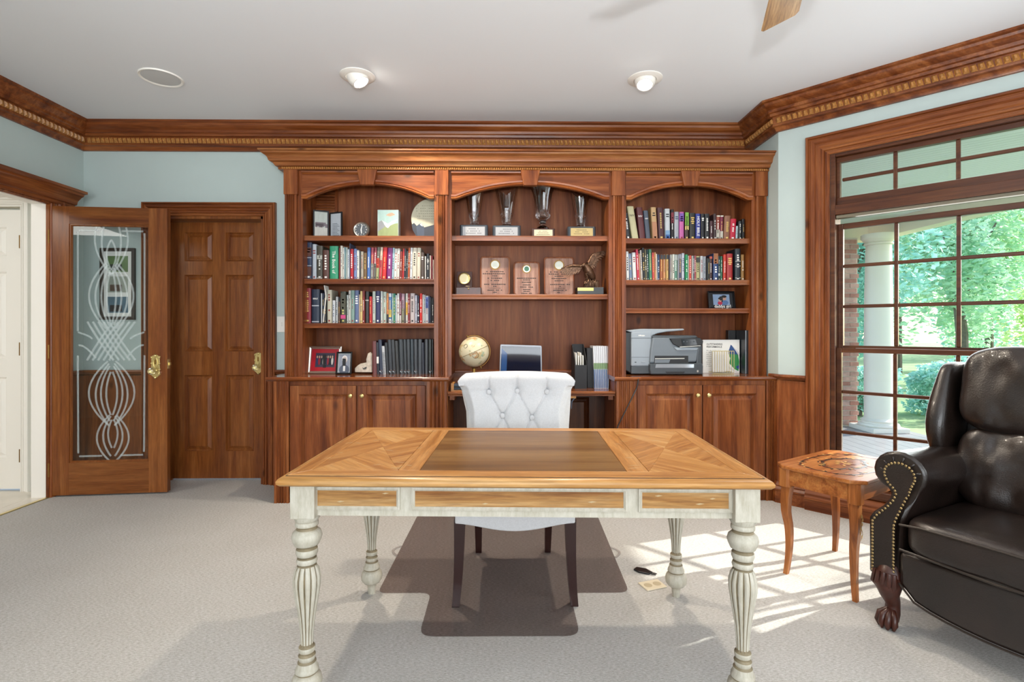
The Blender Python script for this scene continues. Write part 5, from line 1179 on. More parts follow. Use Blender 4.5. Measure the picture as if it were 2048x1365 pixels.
cover('cover_slope', [(.02, .22), (.02, .55), (.2, .62), (.38, .4)], '#8c9094', .0011); cover('cover_peak', [(.2, .62), (.28, .56), (.4, .38), (.5, .34), (.62, .44), (.8, .5), (.96, .66), (.7, .6), (.5, .5)], '#d8dad8', .0014)
cover('cover_glow', [(.4, .8), (.6, .76), (.85, .82), (.7, .9), (.5, .86)], '#c49a80', .0012)
# round slab with mountains and script, cut off by the side of the bay
Ys = 3.96; pc_ = onY(863, 438, Ys); xe = OPN[0][1] - .003; rs = pc_.z - ZT
t = thing('mountain_slab', 'round cream slab painted with dark blue mountains beside the divider', 'decorative slab', (xe - .06, Ys, ZT))
ang = [math.radians(92 + 176 * i / 30) for i in range(31)]; poly = [(max(pc_.x - .0 + rs * math.cos(q_), -9), pc_.z + rs * math.sin(q_)) for q_ in ang]
poly = [(min(x, xe), z) for x, z in poly] + [(xe, ZT + .001), (xe, pc_.z + rs * .99)]
sl = MB().prism(poly, (0, Ys, 0), (1, 0, 0), (0, 0, 1), (0, 1, 0), .025).build('slab', flat('#c9c6ac', .6), t, bevel=.003)
xl_ = pc_.x - rs
def slabp(n, pts, col, lf): MB().prism(pts, (0, Ys, 0), (1, 0, 0), (0, 0, 1), (0, -1, 0), lf).build(n, flat(col), sl)
w1 = xe - xl_
slabp('painted_mountain', [(xl_ + .004, ZT + .11), (xl_ + .022, ZT + .125), (xl_ + .045, ZT + .10), (xl_ + .07, ZT + .005), (xl_ + .05, ZT + .004), (xl_ + .012, ZT + .07)], '#2a3240', .001)
slabp('painted_mountain', [(xl_ + .04, ZT + .10), (xl_ + .075, ZT + .125), (xl_ + .105, ZT + .085), (xl_ + .115, ZT + .004), (xl_ + .05, ZT + .004)], '#39465a', .0014)
slabp('painted_mountain', [(xl_ + .1, ZT + .09), (xe - .002, ZT + .115), (xe - .002, ZT + .004), (xl_ + .1, ZT + .004)], '#2a3240', .0018)
slabp('painted_snow', [(xl_ + .066, ZT + .112), (xl_ + .075, ZT + .123), (xl_ + .092, ZT + .098), (xl_ + .08, ZT + .1)], '#c4ccd4', .0022)
mk = MB()
for i in range(6): marks(mk, xl_ + .03 + .006 * (6 - i) * .5, xe - .012, ZT + .155 + i * .02, .004, Ys - .0006, 9, rm)
mk.build('script_lines', flat('#8c8a76'), sl)['kind'] = 'stuff'
# ---- left bay, worktop
def photo_frame(x0, x1, y0, Y, base, lab, fm, bw, inner, deep=.014, rz=0, lean=-10):
    a, c = XY(x0, Y), XY(x1, Y); hh_ = ZY(y0, Y) - base; hw = (c - a) / 2
    t = thing('photo_frame', lab, 'photo frame', ((a + c) / 2, Y, base), rz)
    f = MB().sweep([(-hw, 0), (-hw, hh_), (hw, hh_), (hw, 0)], [(0, 0), (0, deep), (-bw * .3, deep * 1.2), (-bw * .8, deep * .6), (-bw, deep * .7), (-bw, 0)], (0, 0, 0), (1, 0, 0), (0, 0, 1), (0, -1, 0), closed=True).build('frame', fm, t, local=True)
    f.rotation_euler = (math.radians(lean), 0, 0)
    box((-hw + .003, -.002, .003), (hw - .003, .004, hh_ - .003)).build('backing', BLACKM, f, local=True)
    strut = MB().prism([(0, .004), (.06, 0), (.004, hh_ * .7)], (-.012, .004, 0), (0, 1, 0), (0, 0, 1), (1, 0, 0), .024).build('strut', BLACKM, t, local=True)
    for i, (n, u0, u1, v0, v1, col) in enumerate(inner):
        w_, h_ = 2 * (hw - bw), hh_ - 2 * bw
        if isinstance(n, tuple): b = MB().prism([(-hw + bw + (u0 + (u1 - u0) * (.5 + .5 * math.cos(2 * PI * k / 16))) * w_, bw + (v0 + (v1 - v0) * (.5 + .5 * math.sin(2 * PI * k / 16))) * h_) for k in range(16)], (0, -.002 - .0004 * i, 0), (1, 0, 0), (0, 0, 1), (0, -1, 0), .0008); n = n[0]
        else: b = box((-hw + bw + u0 * w_, -.0028 - .0004 * i, bw + v0 * h_), (-hw + bw + u1 * w_, -.002 - .0004 * i, bw + v1 * h_))
        b.build(n, flat(col, .3), f, local=True)
    return t, f, hw, hh_
grp = [('mat', 0, 1, 0, 1, '#b0202c'), ('photo', .16, .86, .18, .82, '#40384a')]
for i in range(8): grp.append((('photo_figure',), .18 + .08 * i, .26 + .08 * i, .28, .62, ('#303a5c', '#8a2430', '#20242e', '#c8c4c0')[i % 4])); grp.append((('photo_face',), .195 + .08 * i, .245 + .08 * i, .58, .7, '#c8a48c'))
photo_frame(614, 682, 693, 3.90, CT, 'silver frame with a red mounted group photo', SILV, .019, grp, rz=math.radians(-6))
photo_frame(672, 703, 704, 3.855, CT, 'small black and silver framed portrait in front of the red photo', BLACK, .011, [('liner', 0, 1, 0, 1, '#a8b0b4'), ('photo', .07, .93, .06, .94, '#8a90a0'), (('photo_hair',), .3, .74, .52, .9, '#d8d8d8'), (('photo_face',), .35, .69, .46, .84, '#c0b0aa'), (('photo_suit',), .12, .92, -.12, .42, '#50586a'), ('photo_shirt', .43, .6, .08, .46, '#dcdcdc')])
Yr = 3.87
def Rk(cx, cy): p = onY(600 + cx * .1367, 660 + cy * .1367, Yr); return (p.x, max(p.z, CT))
out_ = [(790, 620), (797, 565), (830, 525), (880, 497), (955, 482), (982, 445), (978, 390), (990, 345), (1015, 330), (1042, 345), (1050, 400), (1052, 620)]
pr_ = [Rk(*q) for q in out_]
st_ = thing('stone_carving', 'pale rough stone ornament standing on the worktop beside the binders', 'ornament', (pr_[0][0] + .06, Yr + .03, CT))
rows = []
for j, (yy, sc_) in enumerate(((-.002, .82), (.004, .95), (.02, 1), (.045, 1), (.06, .9))):
    cx_ = sum(p[0] for p in pr_) / len(pr_); rows.append([(cx_ + (p[0] - cx_) * sc_ + .002 * math.sin(i * 3 + j), Yr + yy, CT + (p[1] - CT) * (sc_ if p[1] > CT + .02 else 1)) for i, p in enumerate(pr_)])
b = MB().grid(rows, wrap=True); n_ = len(pr_); b.f += [tuple(range(n_)), tuple(range(4 * n_, 5 * n_))[::-1]]; b.m += [0, 0]
so = b.build('stone', pbr('pale_stone', '#b5ab9e', .8, var=.2, vscale=40, bmp=.6, bscale=60), st_, smooth=50)
pq = Rk(945, 565); MB().prism([(pq[0] - .016, pq[1] + .008), (pq[0] - .006, pq[1] + .002), (pq[0] + .006, pq[1] + .01), (pq[0] + .018, pq[1] + .012), (pq[0] + .012, pq[1] - .006), (pq[0] - .008, pq[1] - .008)], (0, Yr - .004, 0), (1, 0, 0), (0, 0, 1), (0, 1, 0), .003).build('dark_hollow', flat('#4a4a46'), so)
# ---- centre desk ledge: globe, screen, files, magazines
Yg = 3.84; gp = onY(948, 704, Yg); gr = .113
gb = thing('desk_globe', 'antique-style globe with cream oceans on a small stand', 'globe', (gp.x, Yg, DL))
def globe_mat():
    m, nt, b_ = nodes('globe_map'); v = coords(nt); n1 = noise(nt, v, 13, 5, .6); n2 = noise(nt, v, 20, 3)
    land = ramp(nt, n2, [(.35, lin('#b8794a')), (.5, lin('#b9a67a')), (.65, lin('#8ca08c'))]); c_ = mix(nt, ramp(nt, n1, [(.55, (0, 0, 0)), (.56, (1, 1, 1))]), lin('#c9bfa2'), land)
    nt.links.new(c_, b_.inputs['Base Color']); b_.inputs['Roughness'].default_value = .35; return m
sp_ = MB().ball(gp, gr, 40, 24).build('sphere', globe_mat(), gb, smooth=80)
tl = math.radians(-24); Rg = Matrix.Rotation(tl, 3, 'Y')
MB().tube([gp + Rg @ Vector((gr * 1.003 * math.cos(a_), gr * 1.003 * math.sin(a_), 0)) for a_ in [2 * PI * i / 60 for i in range(60)]], .0016, 5, closed=True).build('equator_line', flat('#7a6a3c'), sp_)
for dx_, dz_, r_ in ((.018, -.022, .022), (-.055, .045, .015)):
    cpt = Vector((dx_, -math.sqrt(gr ** 2 - dx_ ** 2 - dz_ ** 2), dz_)); nn_ = cpt.normalized(); u_ = nn_.orthogonal().normalized(); v_ = nn_.cross(u_)
    MB().tube([gp + cpt * 1.004 + (u_ * math.cos(a_) + v_ * math.sin(a_)) * r_ for a_ in [2 * PI * i / 24 for i in range(24)]], .0013, 4, closed=True).build('compass_ring', flat('#4a463a'), sp_)
arc_ = [gp + Rg @ Vector(((gr + .008) * math.sin(a_), .0, (gr + .008) * math.cos(a_))) for a_ in [PI * i / 24 for i in range(25)]]
MB().tube(arc_, .005, 6, flat=.5).build('meridian', OLDBR, gb, smooth=60)
for s_ in (1, -1): MB().tube([gp + Rg @ Vector((0, 0, s_ * (gr - .002))), gp + Rg @ Vector((0, 0, s_ * (gr + .022)))], .004, 8).build('pivot', OLDBR, gb)
MB().lathe([(.07, 0), (.075, .008), (.07, .018), (.05, .024), (.02, .03), (.014, .05), (.02, .07), (.014, .09), (.012, gp.z - gr - DL - .012), (.03, gp.z - gr - DL - .008), (.001, gp.z - gr - DL - .004)], (gp.x, Yg, DL), 24).build('stand', OLDBR, gb, smooth=40)
Ym = 3.86; a, c = XY(1000.5, Ym), XY(1083.5, Ym); zt = ZY(689, Ym)
mo = thing('laptop', 'open laptop with a dark glossy screen behind the chair', 'laptop', ((a + c) / 2, Ym - .1, DL))
lidm = MB().prism(rounded([(a - .01, DL + .02), (c + .004, DL + .02), (c, zt - .01), (a, zt)], .012), (0, Ym, 0), (1, 0, 0), (0, 0, 1), (0, 1, 0), .014).build('lid', pbr('laptop_silver', '#7c7e84', .35, metal=.5), mo, bevel=.002)
scr = pbr('laptop_screen', '#0c1226', .06, spec=.8)
MB().prism([(a + .0, DL + .04), (c - .006, DL + .04), (c - .01, zt - .022), (a + .01, zt - .012)], (0, Ym - .001, 0), (1, 0, 0), (0, 0, 1), (0, 1, 0), .002).build('screen', scr, lidm)
MB().prism([(a + .002, DL + .05), (a + .045, DL + .05), (a + .052, zt - .07), (a + .012, zt - .03)], (0, Ym - .0014, 0), (1, 0, 0), (0, 0, 1), (0, 1, 0), .0004).build('screen_reflection', pbr('reflection_blue', '#2c4a78', .1), lidm)  # flat blue band paints a reflection onto the dark screen
box((a, Ym - .22, DL), (c, Ym + .01, DL + .018)).build('keyboard_base', SILV, mo, bevel=.004)
# magazine file, binder, magazines
def slabthing(name, lab, cat, x0b, x1b, x0t, x1t, ytop, Y, dep, base, mat, group=None, bev=.001, y_bot=None):
    xb0, xb1, xt0, xt1 = XY(x0b, Y), XY(x1b, Y), XY(x0t, Y), XY(x1t, Y); zt_ = ZY(ytop, Y)
    o = MB().prism([(xb0, base), (xb1, base), (xt1, zt_), (xt0, zt_)], (0, Y, 0), (1, 0, 0), (0, 0, 1), (0, 1, 0), dep).build(name, mat, None, bevel=bev)
    return tag(o, lab, cat, group)
t = thing('magazine_file', 'black slanted magazine file holding loose papers', 'magazine file', (XY(1160, 3.85), 3.85, DL))
xa, xb = XY(1149, 3.82), XY(1173, 3.82); zt = ZY(690, 3.82)
MB().prism([(3.80, DL), (4.0, DL), (4.0, zt), (3.95, zt), (3.80, zt - .13)], (xb - .004, 0, 0), (0, 1, 0), (0, 0, 1), (1, 0, 0), .004).build('side', BLACKM, t)
MB().prism([(3.80, DL), (4.0, DL), (4.0, zt - .01), (3.95, zt - .01), (3.80, zt - .14)], (xa, 0, 0), (0, 1, 0), (0, 0, 1), (1, 0, 0), .004).build('side', BLACKM, t)
box((xa + .004, 3.80, DL), (xb - .004, 3.804, zt - .15)).build('front', BLACKM, t); box((xa + .004, 3.996, DL), (xb - .004, 4.0, zt)).build('back', BLACKM, t)
for i in range(4): box((xa + .008 + i * .017, 3.806, DL + .002), (xa + .014 + i * .017, 3.99, zt - .06 - .02 * (i % 2))).build('paper', PAPER, t)
slabthing('black_binder', 'plain black binder between the magazine file and the magazines', 'binder', 1175, 1189, 1174, 1187, 697, 3.86, .13, DL, BLACKM)
mg = [pbr('magazine_white', '#c9ccd2', .35)] + [flat(h_) for h_ in ('#4a6a9c', '#7a9a6a', '#b8c0cc')]
for i in range(9):
    x = 1188.5 + i * 3.2
    o = slabthing('magazine', ('leftmost', 'second', 'third', 'fourth', 'fifth', 'sixth', 'seventh', 'eighth', 'rightmost')[i] + (' ' if i in (0, 8) else ' from left ') + 'of the upright magazines on the desk ledge', 'magazine', x, x + 3, x - 2 + i * .55, x + 1 + i * .55, 693, 3.83, .15, DL, mg[0], 'upright magazines on the desk ledge', 0)
    zt_ = ZY(693, 3.83)
    for (v0, v1, m_) in ((.0, .45, mg[1]), (.45, .6, mg[2])):
        xb0, xt0 = XY(x, 3.83), XY(x - 2 + i * .55, 3.83); w_ = XY(x + 3, 3.83) - xb0
        q0, q1 = xb0 + (xt0 - xb0) * v0, xb0 + (xt0 - xb0) * v1
        MB().prism([(q0, DL + (zt_ - DL) * v0 + .002), (q0 + w_ * (.7 if v0 == 0 else 1), DL + (zt_ - DL) * v0 + .002), (q1 + w_ * (.7 if v0 == 0 else 1), DL + (zt_ - DL) * v1), (q1, DL + (zt_ - DL) * v1)], (0, 3.8296, 0), (1, 0, 0), (0, 0, 1), (0, 1, 0), .0006).build('spine_band', m_, o)
t = thing('disc_box', 'small wooden box of discs beside the chair on the desk ledge', 'box', (XY(913, 3.7), 3.72, DL))
a, c = XY(902, 3.68), XY(927, 3.68)
box((a, 3.68, DL), (c, 3.80, DL + .006)).build('bottom', OAKX, t); box((a, 3.68, DL + .006), (a + .02, 3.80, DL + .055)).build('end', OAKX, t)
for i in range(3): box((a + .02, 3.684, DL + .01 + i * .013), (c, 3.80, DL + .02 + i * .013)).build('disc_case', flat(('#2c3a4a', '#1c2026', '#3a4a5c')[i], .2), t)
t = thing('spring_clamp', 'small clamp with grey jaws hanging under the desk ledge', 'clamp', (XY(1146, 3.66), 3.66, DL - .06))
a = onY(1146, 795, 3.65); box((a.x - .022, 3.65, DL - .05), (a.x + .022, 3.70, DL - .034)).build('pad', OAKX, t)
MB().tube([(a.x + .012, 3.66, DL - .05), (a.x - .008, 3.66, DL - .075), (a.x - .01, 3.66, DL - .125)], [.009, .01, .005], 8, flat=.5).build('jaw', pbr('blue_grey_plastic', '#5c6a7c', .4), t)
# ---- right bay: printer
Yp = 3.745
def Q(cx, cy, Y=Yp): p = onY(1245 + cx * .1294, 650 + cy * .1294, Y); return (p.x, max(p.z, CT))
pn = thing('office_printer', 'grey and black office printer standing on the right worktop', 'printer', (Q(640, 770)[0], 3.9, CT))
def pp(name, pts, Y, dep, mat, par=pn, bev=.004, sm=0): return MB().prism([Q(x, y, Yp) for x, y in pts][::-1], (0, Y, 0), (1, 0, 0), (0, 0, 1), (0, 1, 0), dep).build(name, mat, par, bevel=bev, smooth=sm)
pp('left_housing', [(150, 110), (475, 90), (475, 650), (150, 650)], Yp + .03, .27, GREY, bev=.01); pp('side_panel', [(62, 110), (175, 100), (175, 770), (150, 765), (62, 715)], Yp + .05, .25, BLACK, bev=.012)
pp('left_base', [(150, 648), (440, 648), (440, 765), (150, 765)], Yp + .028, .27, DGREY)
pp('front_housing', [(470, 190), (1150, 190), (1200, 260), (1150, 580), (425, 600), (440, 400)], Yp + .006, .28, MGREY, bev=.012); pp('scanner_lid', [(470, 165), (1140, 165), (1175, 200), (470, 205)], Yp + .008, .28, DGREY, bev=.005)
fd = pp('document_feeder', [(70, 92), (180, 78), (330, 62), (700, 66), (965, 60), (985, 76), (960, 88), (700, 110), (560, 135), (490, 165), (470, 200), (180, 204), (160, 120)], Yp + .032, .24, GREY, bev=.006)
pp('seam', [(150, 205), (475, 205), (475, 211), (150, 211)], Yp + .0292, .004, DGREY, fd, 0); pp('seam', [(150, 503), (430, 503), (430, 508), (150, 508)], Yp + .0292, .004, DGREY, pn, 0)
cp_ = pp('control_panel', [(725, 210), (1190, 200), (1245, 255), (1235, 300), (1180, 345), (880, 350), (780, 300)], Yp - .006, .02, BLACK, bev=.004)
pp('display', [(900, 225), (1120, 225), (1150, 310), (920, 325)], Yp - .0075, .002, pbr('display_glass', '#181c22', .08), cp_, 0)
for x in (930, 980, 1030, 1085): pp('key', [(x, 250), (x + 22, 250), (x + 22, 270), (x, 270)], Yp - .009, .002, DGREY, cp_, 0)
pp('panel_trim', [(880, 340), (1200, 320), (1200, 328), (880, 350)], Yp - .008, .002, SILV, cp_, 0)
pp('panel_base', [(790, 350), (1180, 350), (1150, 395), (840, 400)], Yp - .002, .02, GREY, bev=.005)
os_ = pp('output_slot', [(500, 480), (1020, 480), (1020, 600), (490, 600)], Yp + .004, .01, BLACK, bev=.001)
pp('rollers', [(505, 520), (960, 515), (960, 528), (505, 532)], Yp + .002, .003, SILV, os_, 0); pp('slot_floor', [(505, 540), (740, 540), (720, 590), (500, 590)], Yp + .002, .003, MGREY, os_, 0)
tr_ = pp('paper_tray', [(420, 600), (1225, 590), (1240, 640), (1238, 768), (430, 768), (418, 700)], Yp - .012, .27, DGREY, bev=.008)
pp('tray_window', [(510, 608), (1095, 608), (1095, 665), (500, 665)], Yp - .0135, .003, pbr('clear_tray', '#aab4bc', .08, metal=.4), tr_, .001)
pp('tray_handle', [(650, 722), (960, 722), (930, 755), (680, 755)], Yp - .0132, .002, BLACK, tr_, 0); pp('tray_emblem', [(1140, 700), (1165, 700), (1165, 732), (1140, 732)], Yp - .0132, .002, SILV, tr_, 0)
pp('badge', [(235, 150), (390, 150), (390, 185), (235, 185)], Yp + .0305, .003, DGREY, fd, .0005); 
q_ = Q(312, 167); text('Officejet', .0135, (q_[0], Yp + .030, q_[1]), (1, 0, 0), (0, 0, 1), WHINK, fd, 'badge_lettering', bold=.0004)
pp('power_button', [(305, 570), (365, 570), (365, 590), (305, 590)], Yp + .027, .004, GREY, pn, .001); pp('usb_port', [(205, 578), (230, 578), (230, 588), (205, 588)], Yp + .028, .003, BLACK, pn, 0)
pp('right_cheek', [(1200, 260), (1240, 330), (1238, 620), (1150, 600), (1170, 420)], Yp + .012, .26, DGREY, bev=.006)
# certificate card, letter rack, binders
Yc_ = 3.92
a, c = onY(1405.5, 739.5, Yc_), onY(1479, 680, Yc_)
t = thing('certificate_card', 'white award card headed OUTSTANDING PERFORMANCE behind the letter rack', 'card', ((a.x + c.x) / 2, Yc_, CT))
cw, chh = c.x - a.x, c.z - CT - .002
pg = box((a.x, Yc_, CT + .001), (c.x, Yc_ + .006, c.z)).build('sheet', PAPER, t)
q = (a.x + cw * .30, Yc_ - .0002)
text('OUTSTANDING', .0215, (a.x + cw * .1, Yc_, CT + chh * .87), (1, 0, 0), (0, 0, 1), INK, pg, 'heading', 'LEFT', bold=.0004, sx=.8); text('PERFORMANCE', .0215, (a.x + cw * .1, Yc_, CT + chh * .79), (1, 0, 0), (0, 0, 1), INK, pg, 'heading', 'LEFT', bold=.0004, sx=.8)
mk = MB()
for i in range(9): marks(mk, a.x + cw * .1, a.x + cw * (.5 - .03 * (i % 3)), CT + chh * (.69 - .06 * i), .0042, Yc_, 13, rm)
mk.build('body_lines', flat('#55585c'), pg)['kind'] = 'stuff'
def swirl(n, pts, col, lf): MB().prism([(a.x + u * cw, CT + v * chh) for u, v in pts], (0, Yc_, 0), (1, 0, 0), (0, 0, 1), (0, -1, 0), lf).build(n, flat(col, .4), pg)
swirl('printed_blue', [(.70, .66), (.76, .86), (.92, .7), (.96, .56), (.7, .58)], '#1f4a88', .0006); swirl('printed_green', [(.7, .58), (.96, .56), (.995, .35), (.97, .06), (.86, .12), (.72, .3), (.75, .45)], '#2c8a48', .0008)
swirl('printed_white', [(.7, .22), (.86, .1), (.97, .05), (.9, .03), (.7, .14)], '#e4e4e4', .001); swirl('printed_blue', [(.9, .2), (.99, .24), (.98, .12), (.93, .14)], '#2a4a8c', .001)
swirl('curled_corner', [(.77, .86), (1.0, .6), (.985, .5), (.9, .66)], '#dcdcdc', .004)
t = thing('letter_rack', 'gold wire letter rack holding white envelopes', 'letter rack', (XY(1447, 3.86), 3.86, CT))
GW = pbr('gold_wire', '#cdbb80', .3, metal=.8); x0, x1 = XY(1425, 3.83), XY(1468, 3.83); zt = ZY(703, 3.83)
for i in range(10):
    x = x0 + (x1 - x0) * i / 9; MB().tube([(x, 3.83, zt), (x, 3.83, CT + .012), (x, 3.90, CT + .012)], .0022, 6).build('wire', GW, t)
for y, z in ((3.83, zt), (3.83, CT + .004), (3.90, CT + .012)): MB().tube([(x0, y, z), (x1, y, z)], .0024, 6).build('rail', GW, t)
for y, z0_ in ((3.842, .0), (3.856, .01)): box((x0 + .004, y, CT + .015), (x1 - .06, y + .004, zt + z0_ - .004)).build('envelope', PAPER, t)
slabthing('standing_binder', 'wide black binder lying flat against the back of the right bay', 'binder', 1457, 1492, 1457, 1492, 661, 4.0, .05, CT, BLACK)
slabthing('standing_binder', 'narrow black binder with a pale spine edge at the right end of the worktop', 'binder', 1490.5, 1502, 1490.5, 1502, 661, 3.84, .15, CT, pbr('binder_navy', '#10161c', .3))
x0 = XY(1491, 3.84); tag  # pale spine edge
box((x0 - .0005, 3.8385, CT + .002), (x0 + .005, 3.84, ZY(661, 3.84) - .002)).build('spine_edge', GREY, bpy.data.objects['standing_binder.001'])
# framed snapshot on the empty shelf
Zs = SHZ[(2, 2)]
t, f, hw, hh_ = photo_frame(1416, 1471, 582, 3.93, Zs, 'black photo frame lettered daddys girl on the right bay shelf', BLACK, .012, [('photo', .16, .86, .16, .9, '#8ca4c4'), (('photo_figure',), .42, .8, .16, .5, '#5a7aa8'), (('photo_face',), .54, .72, .48, .76, '#c89a84'), (('photo_hair',), .52, .74, .66, .84, '#241c1c'), (('photo_figure',), .34, .54, .16, .42, '#c02848'), (('photo_face',), .38, .52, .38, .62, '#d0a48e'), (('photo_hair',), .37, .53, .54, .68, '#2c1e1c')], rz=math.radians(4))
text("daddys girl", .034, (.0, -.018, .016), (1, 0, 0), (0, 0, 1), WHINK, None, 'frame_lettering', bold=.0006, sx=.9)
q = [o_ for o_ in bpy.data.objects if o_.name.startswith('frame_lettering') and o_.parent is None][0]; q.parent = f
# power cord hanging down the pilaster
pts = [(1277, 757), (1274, 775), (1262, 800), (1247, 830), (1236, 852), (1228, 880), (1222, 930), (1224, 985)]
tag(MB().tube([onY(x, y, 3.592 if y > 760 else 3.596) for x, y in pts], .0045, 6).build('power_cord', BLACK, smooth=60), 'black power cord hanging from the printer worktop', 'cord')
# ------------------------------------------------------------------ books: every one its own thing
import colorsys
def colname(h):
    h = h.lstrip('#'); r, g, b = [int(h[i:i + 2], 16) / 255 for i in (0, 2, 4)]; hh, s, v = colorsys.rgb_to_hsv(r, g, b); d = hh * 360
    if s < .16: return 'white' if v > .78 else 'pale grey' if v > .62 else 'grey' if v > .36 else 'charcoal' if v > .2 else 'black'
    if v < .2: return 'black'
    if s < .32 and v > .62: return 'cream' if 20 < d < 75 else 'pale green' if d < 170 else 'pale blue' if d < 260 else 'mauve'
    if d < 14 or d > 335: return ('dark red' if v < .52 else 'red') if not 305 < d < 345 else 'pink'
    if d < 42: return 'brown' if v < .66 else 'tan'
    if d < 70: return 'olive' if v < .6 else 'yellow'
    if d < 165: return 'dark green' if v < .36 else 'green'
    if d < 200: return 'dark teal' if v < .4 else 'teal'
    if d < 262: return 'navy' if v < .4 else 'blue'
    return 'purple'
ONES = 'first second third fourth fifth sixth seventh eighth ninth tenth eleventh twelfth thirteenth fourteenth fifteenth sixteenth seventeenth eighteenth nineteenth'.split()
def ordw(n):
    if n < 20: return ONES[n - 1]
    t, o = divmod(n, 10); return ({2: 'twentieth', 3: 'thirtieth', 4: 'fortieth'}[t] if o == 0 else {2: 'twenty', 3: 'thirty', 4: 'forty'}[t] + '-' + ONES[o - 1])
rb = random.Random(5)
def book(x0, x1, zt, z0, Y, col, lab, group, lean=0, bands=(), txt=None, tcol=None, depth=.15, name='book', cat='book', vtext=True):
    w_ = x1 - x0; h_ = zt - z0; t_ = min(.004, w_ * .2); r_ = min(.006, w_ * .25)
    poly = [(0, depth), (0, r_), (w_ * .12, r_ * .35), (w_ * .3, 0), (w_ * .7, 0), (w_ * .88, r_ * .35), (w_, r_), (w_, depth), (w_ - t_, depth), (w_ - t_, .01), (t_, .01), (t_, depth)]
    def sh(mb):
        mb.v = [(v[0] + lean * v[2], v[1], v[2]) for v in mb.v]; return mb
    m_ = flat(col)
    o = sh(MB().prism(poly, (-w_ / 2, 0, 0), (1, 0, 0), (0, 1, 0), (0, 0, 1), h_)).build(name, m_, None); o.location = ((x0 + x1) / 2, Y, z0); MX[o.name] = Matrix.Translation(o.location)
    tag(o, lab, cat, group)
    sh(box((-w_ / 2 + t_, .008, .003), (w_ / 2 - t_, depth - .004, h_ - .004))).build('pages', PAGES, o, local=True)
    for v0, v1, c_ in bands: sh(box((-w_ / 2 + w_ * .06, -.0006, v0 * h_), (w_ / 2 - w_ * .06, r_, v1 * h_))).build('spine_band', c_ if not isinstance(c_, str) else flat(c_), o, local=True)
    hx = col.lstrip('#'); lum = sum(int(hx[i:i + 2], 16) for i in (0, 2, 4)) / 765
    ink = tcol or (rb.choice([WHINK, WHINK, GOLDINK]) if lum < .55 else rb.choice([INK, flat('#3a4a6a'), flat('#8a2a2a')]))
    if txt:
        up = len(txt) * .6 > 3.2 and vtext
        A_v, B_v = ((0, 0, -1), (1, 0, 0)) if up else ((1, 0, 0), (0, 0, 1))
        sz = min(w_ * .78, h_ * .8 / (len(txt) * .55)) if up else min(w_ * .8 / (len(txt) * .62), .03)
        q = text(txt, sz, (0 + lean * h_ * (.5 if up else .72), -.0008, h_ * (.52 if up else .72)), A_v, B_v, ink, None, 'spine_title', bold=.0002); q.parent = o
    elif w_ > .011:
        mk = MB(); vert = w_ < .024 or rb.random() < .5
        if vert:
            n_ = rb.randint(6, 11); a0, a1 = sorted((rb.uniform(.28, .4), rb.uniform(.72, .92))); sw_ = w_ * rb.uniform(.25, .42)
            for i in range(n_):
                if rb.random() < .14: continue
                z = h_ * (a0 + (a1 - a0) * i / n_); mk.box((-sw_ / 2, -.0006, z), (sw_ / 2 * rb.uniform(.5, 1), .001, z + h_ * (a1 - a0) / n_ * .6))
        else:
            for i in range(rb.randint(2, 4)): z = h_ * (.8 - .07 * i); k_ = w_ * rb.uniform(.2, .34); mk.box((-k_, -.0006, z), (k_, .001, z + .008))
        mk.box((-w_ * .18, -.0006, h_ * .05), (w_ * .18, .001, h_ * .05 + min(.012, w_ * .4)))
        sh(mk).build('spine_title', ink, o, local=True)['kind'] = 'stuff'
    return o
def row(data, ox, oy, sc, start, Y, z0, place, group):
    n = start
    for d in data:
        x0, x1, top, col = d[:4]; op = d[4] if len(d) > 4 else {}
        X0, X1 = XY(ox + x0 * sc, Y), XY(ox + x1 * sc, Y); zt = ZY(oy + top * sc, Y)
        n += 1
        size = 'thin' if X1 - X0 < .016 else 'thick' if X1 - X0 > .037 else 'medium'
        ln = op.get('l', 0) * sc * Y / 1030 / (zt - z0)
        lab = f"{size} {op.get('n', colname(col))} book, {ordw(n)} from left on {place}"
        gap = .0006
        book(X0 + gap, X1 - gap, zt, z0, Y + rb.uniform(0, .012), col, lab, group, ln, op.get('b', ()), op.get('t'), op.get('c'), vtext=op.get('v', True), depth=rb.uniform(.13, .16))
    return n
GD = GOLDINK
YK_ = 3.872
A1 = [(48, 78, 45, '#c9c7c0'), (78, 168, 40, '#20304f', {'b': [(.1, .34, '#5c3428'), (.62, .86, '#5c3428'), (.365, .38, '#c8ccd0'), (.58, .595, '#c8ccd0')]}), (175, 238, 68, '#bcc3cc'), (242, 335, 92, '#4a463a', {'b': [(.03, .06, '#c8c8c0'), (.6, .72, '#b8b8ac')]}), (342, 437, 160, '#5a342a'), (445, 572, 98, '#2f9a72', {'t': 'The Book of', 'c': WHINK}), (580, 603, 120, '#7a2222'), (605, 640, 92, '#d8d4c8'), (641, 668, 122, '#d5d3cc'), (668, 690, 115, '#7fa0a8'), (690, 711, 115, '#b9c2bb'), (712, 742, 145, '#c8cfd6'), (743, 756, 55, '#46546e'), (757, 806, 140, '#b3202a', {'c': WHINK}), (808, 855, 138, '#6f86b8'), (858, 896, 162, '#d4d5d0'), (897, 914, 175, '#3c4146'), (915, 958, 178, '#a8a294'), (960, 1012, 200, '#6b5232')]
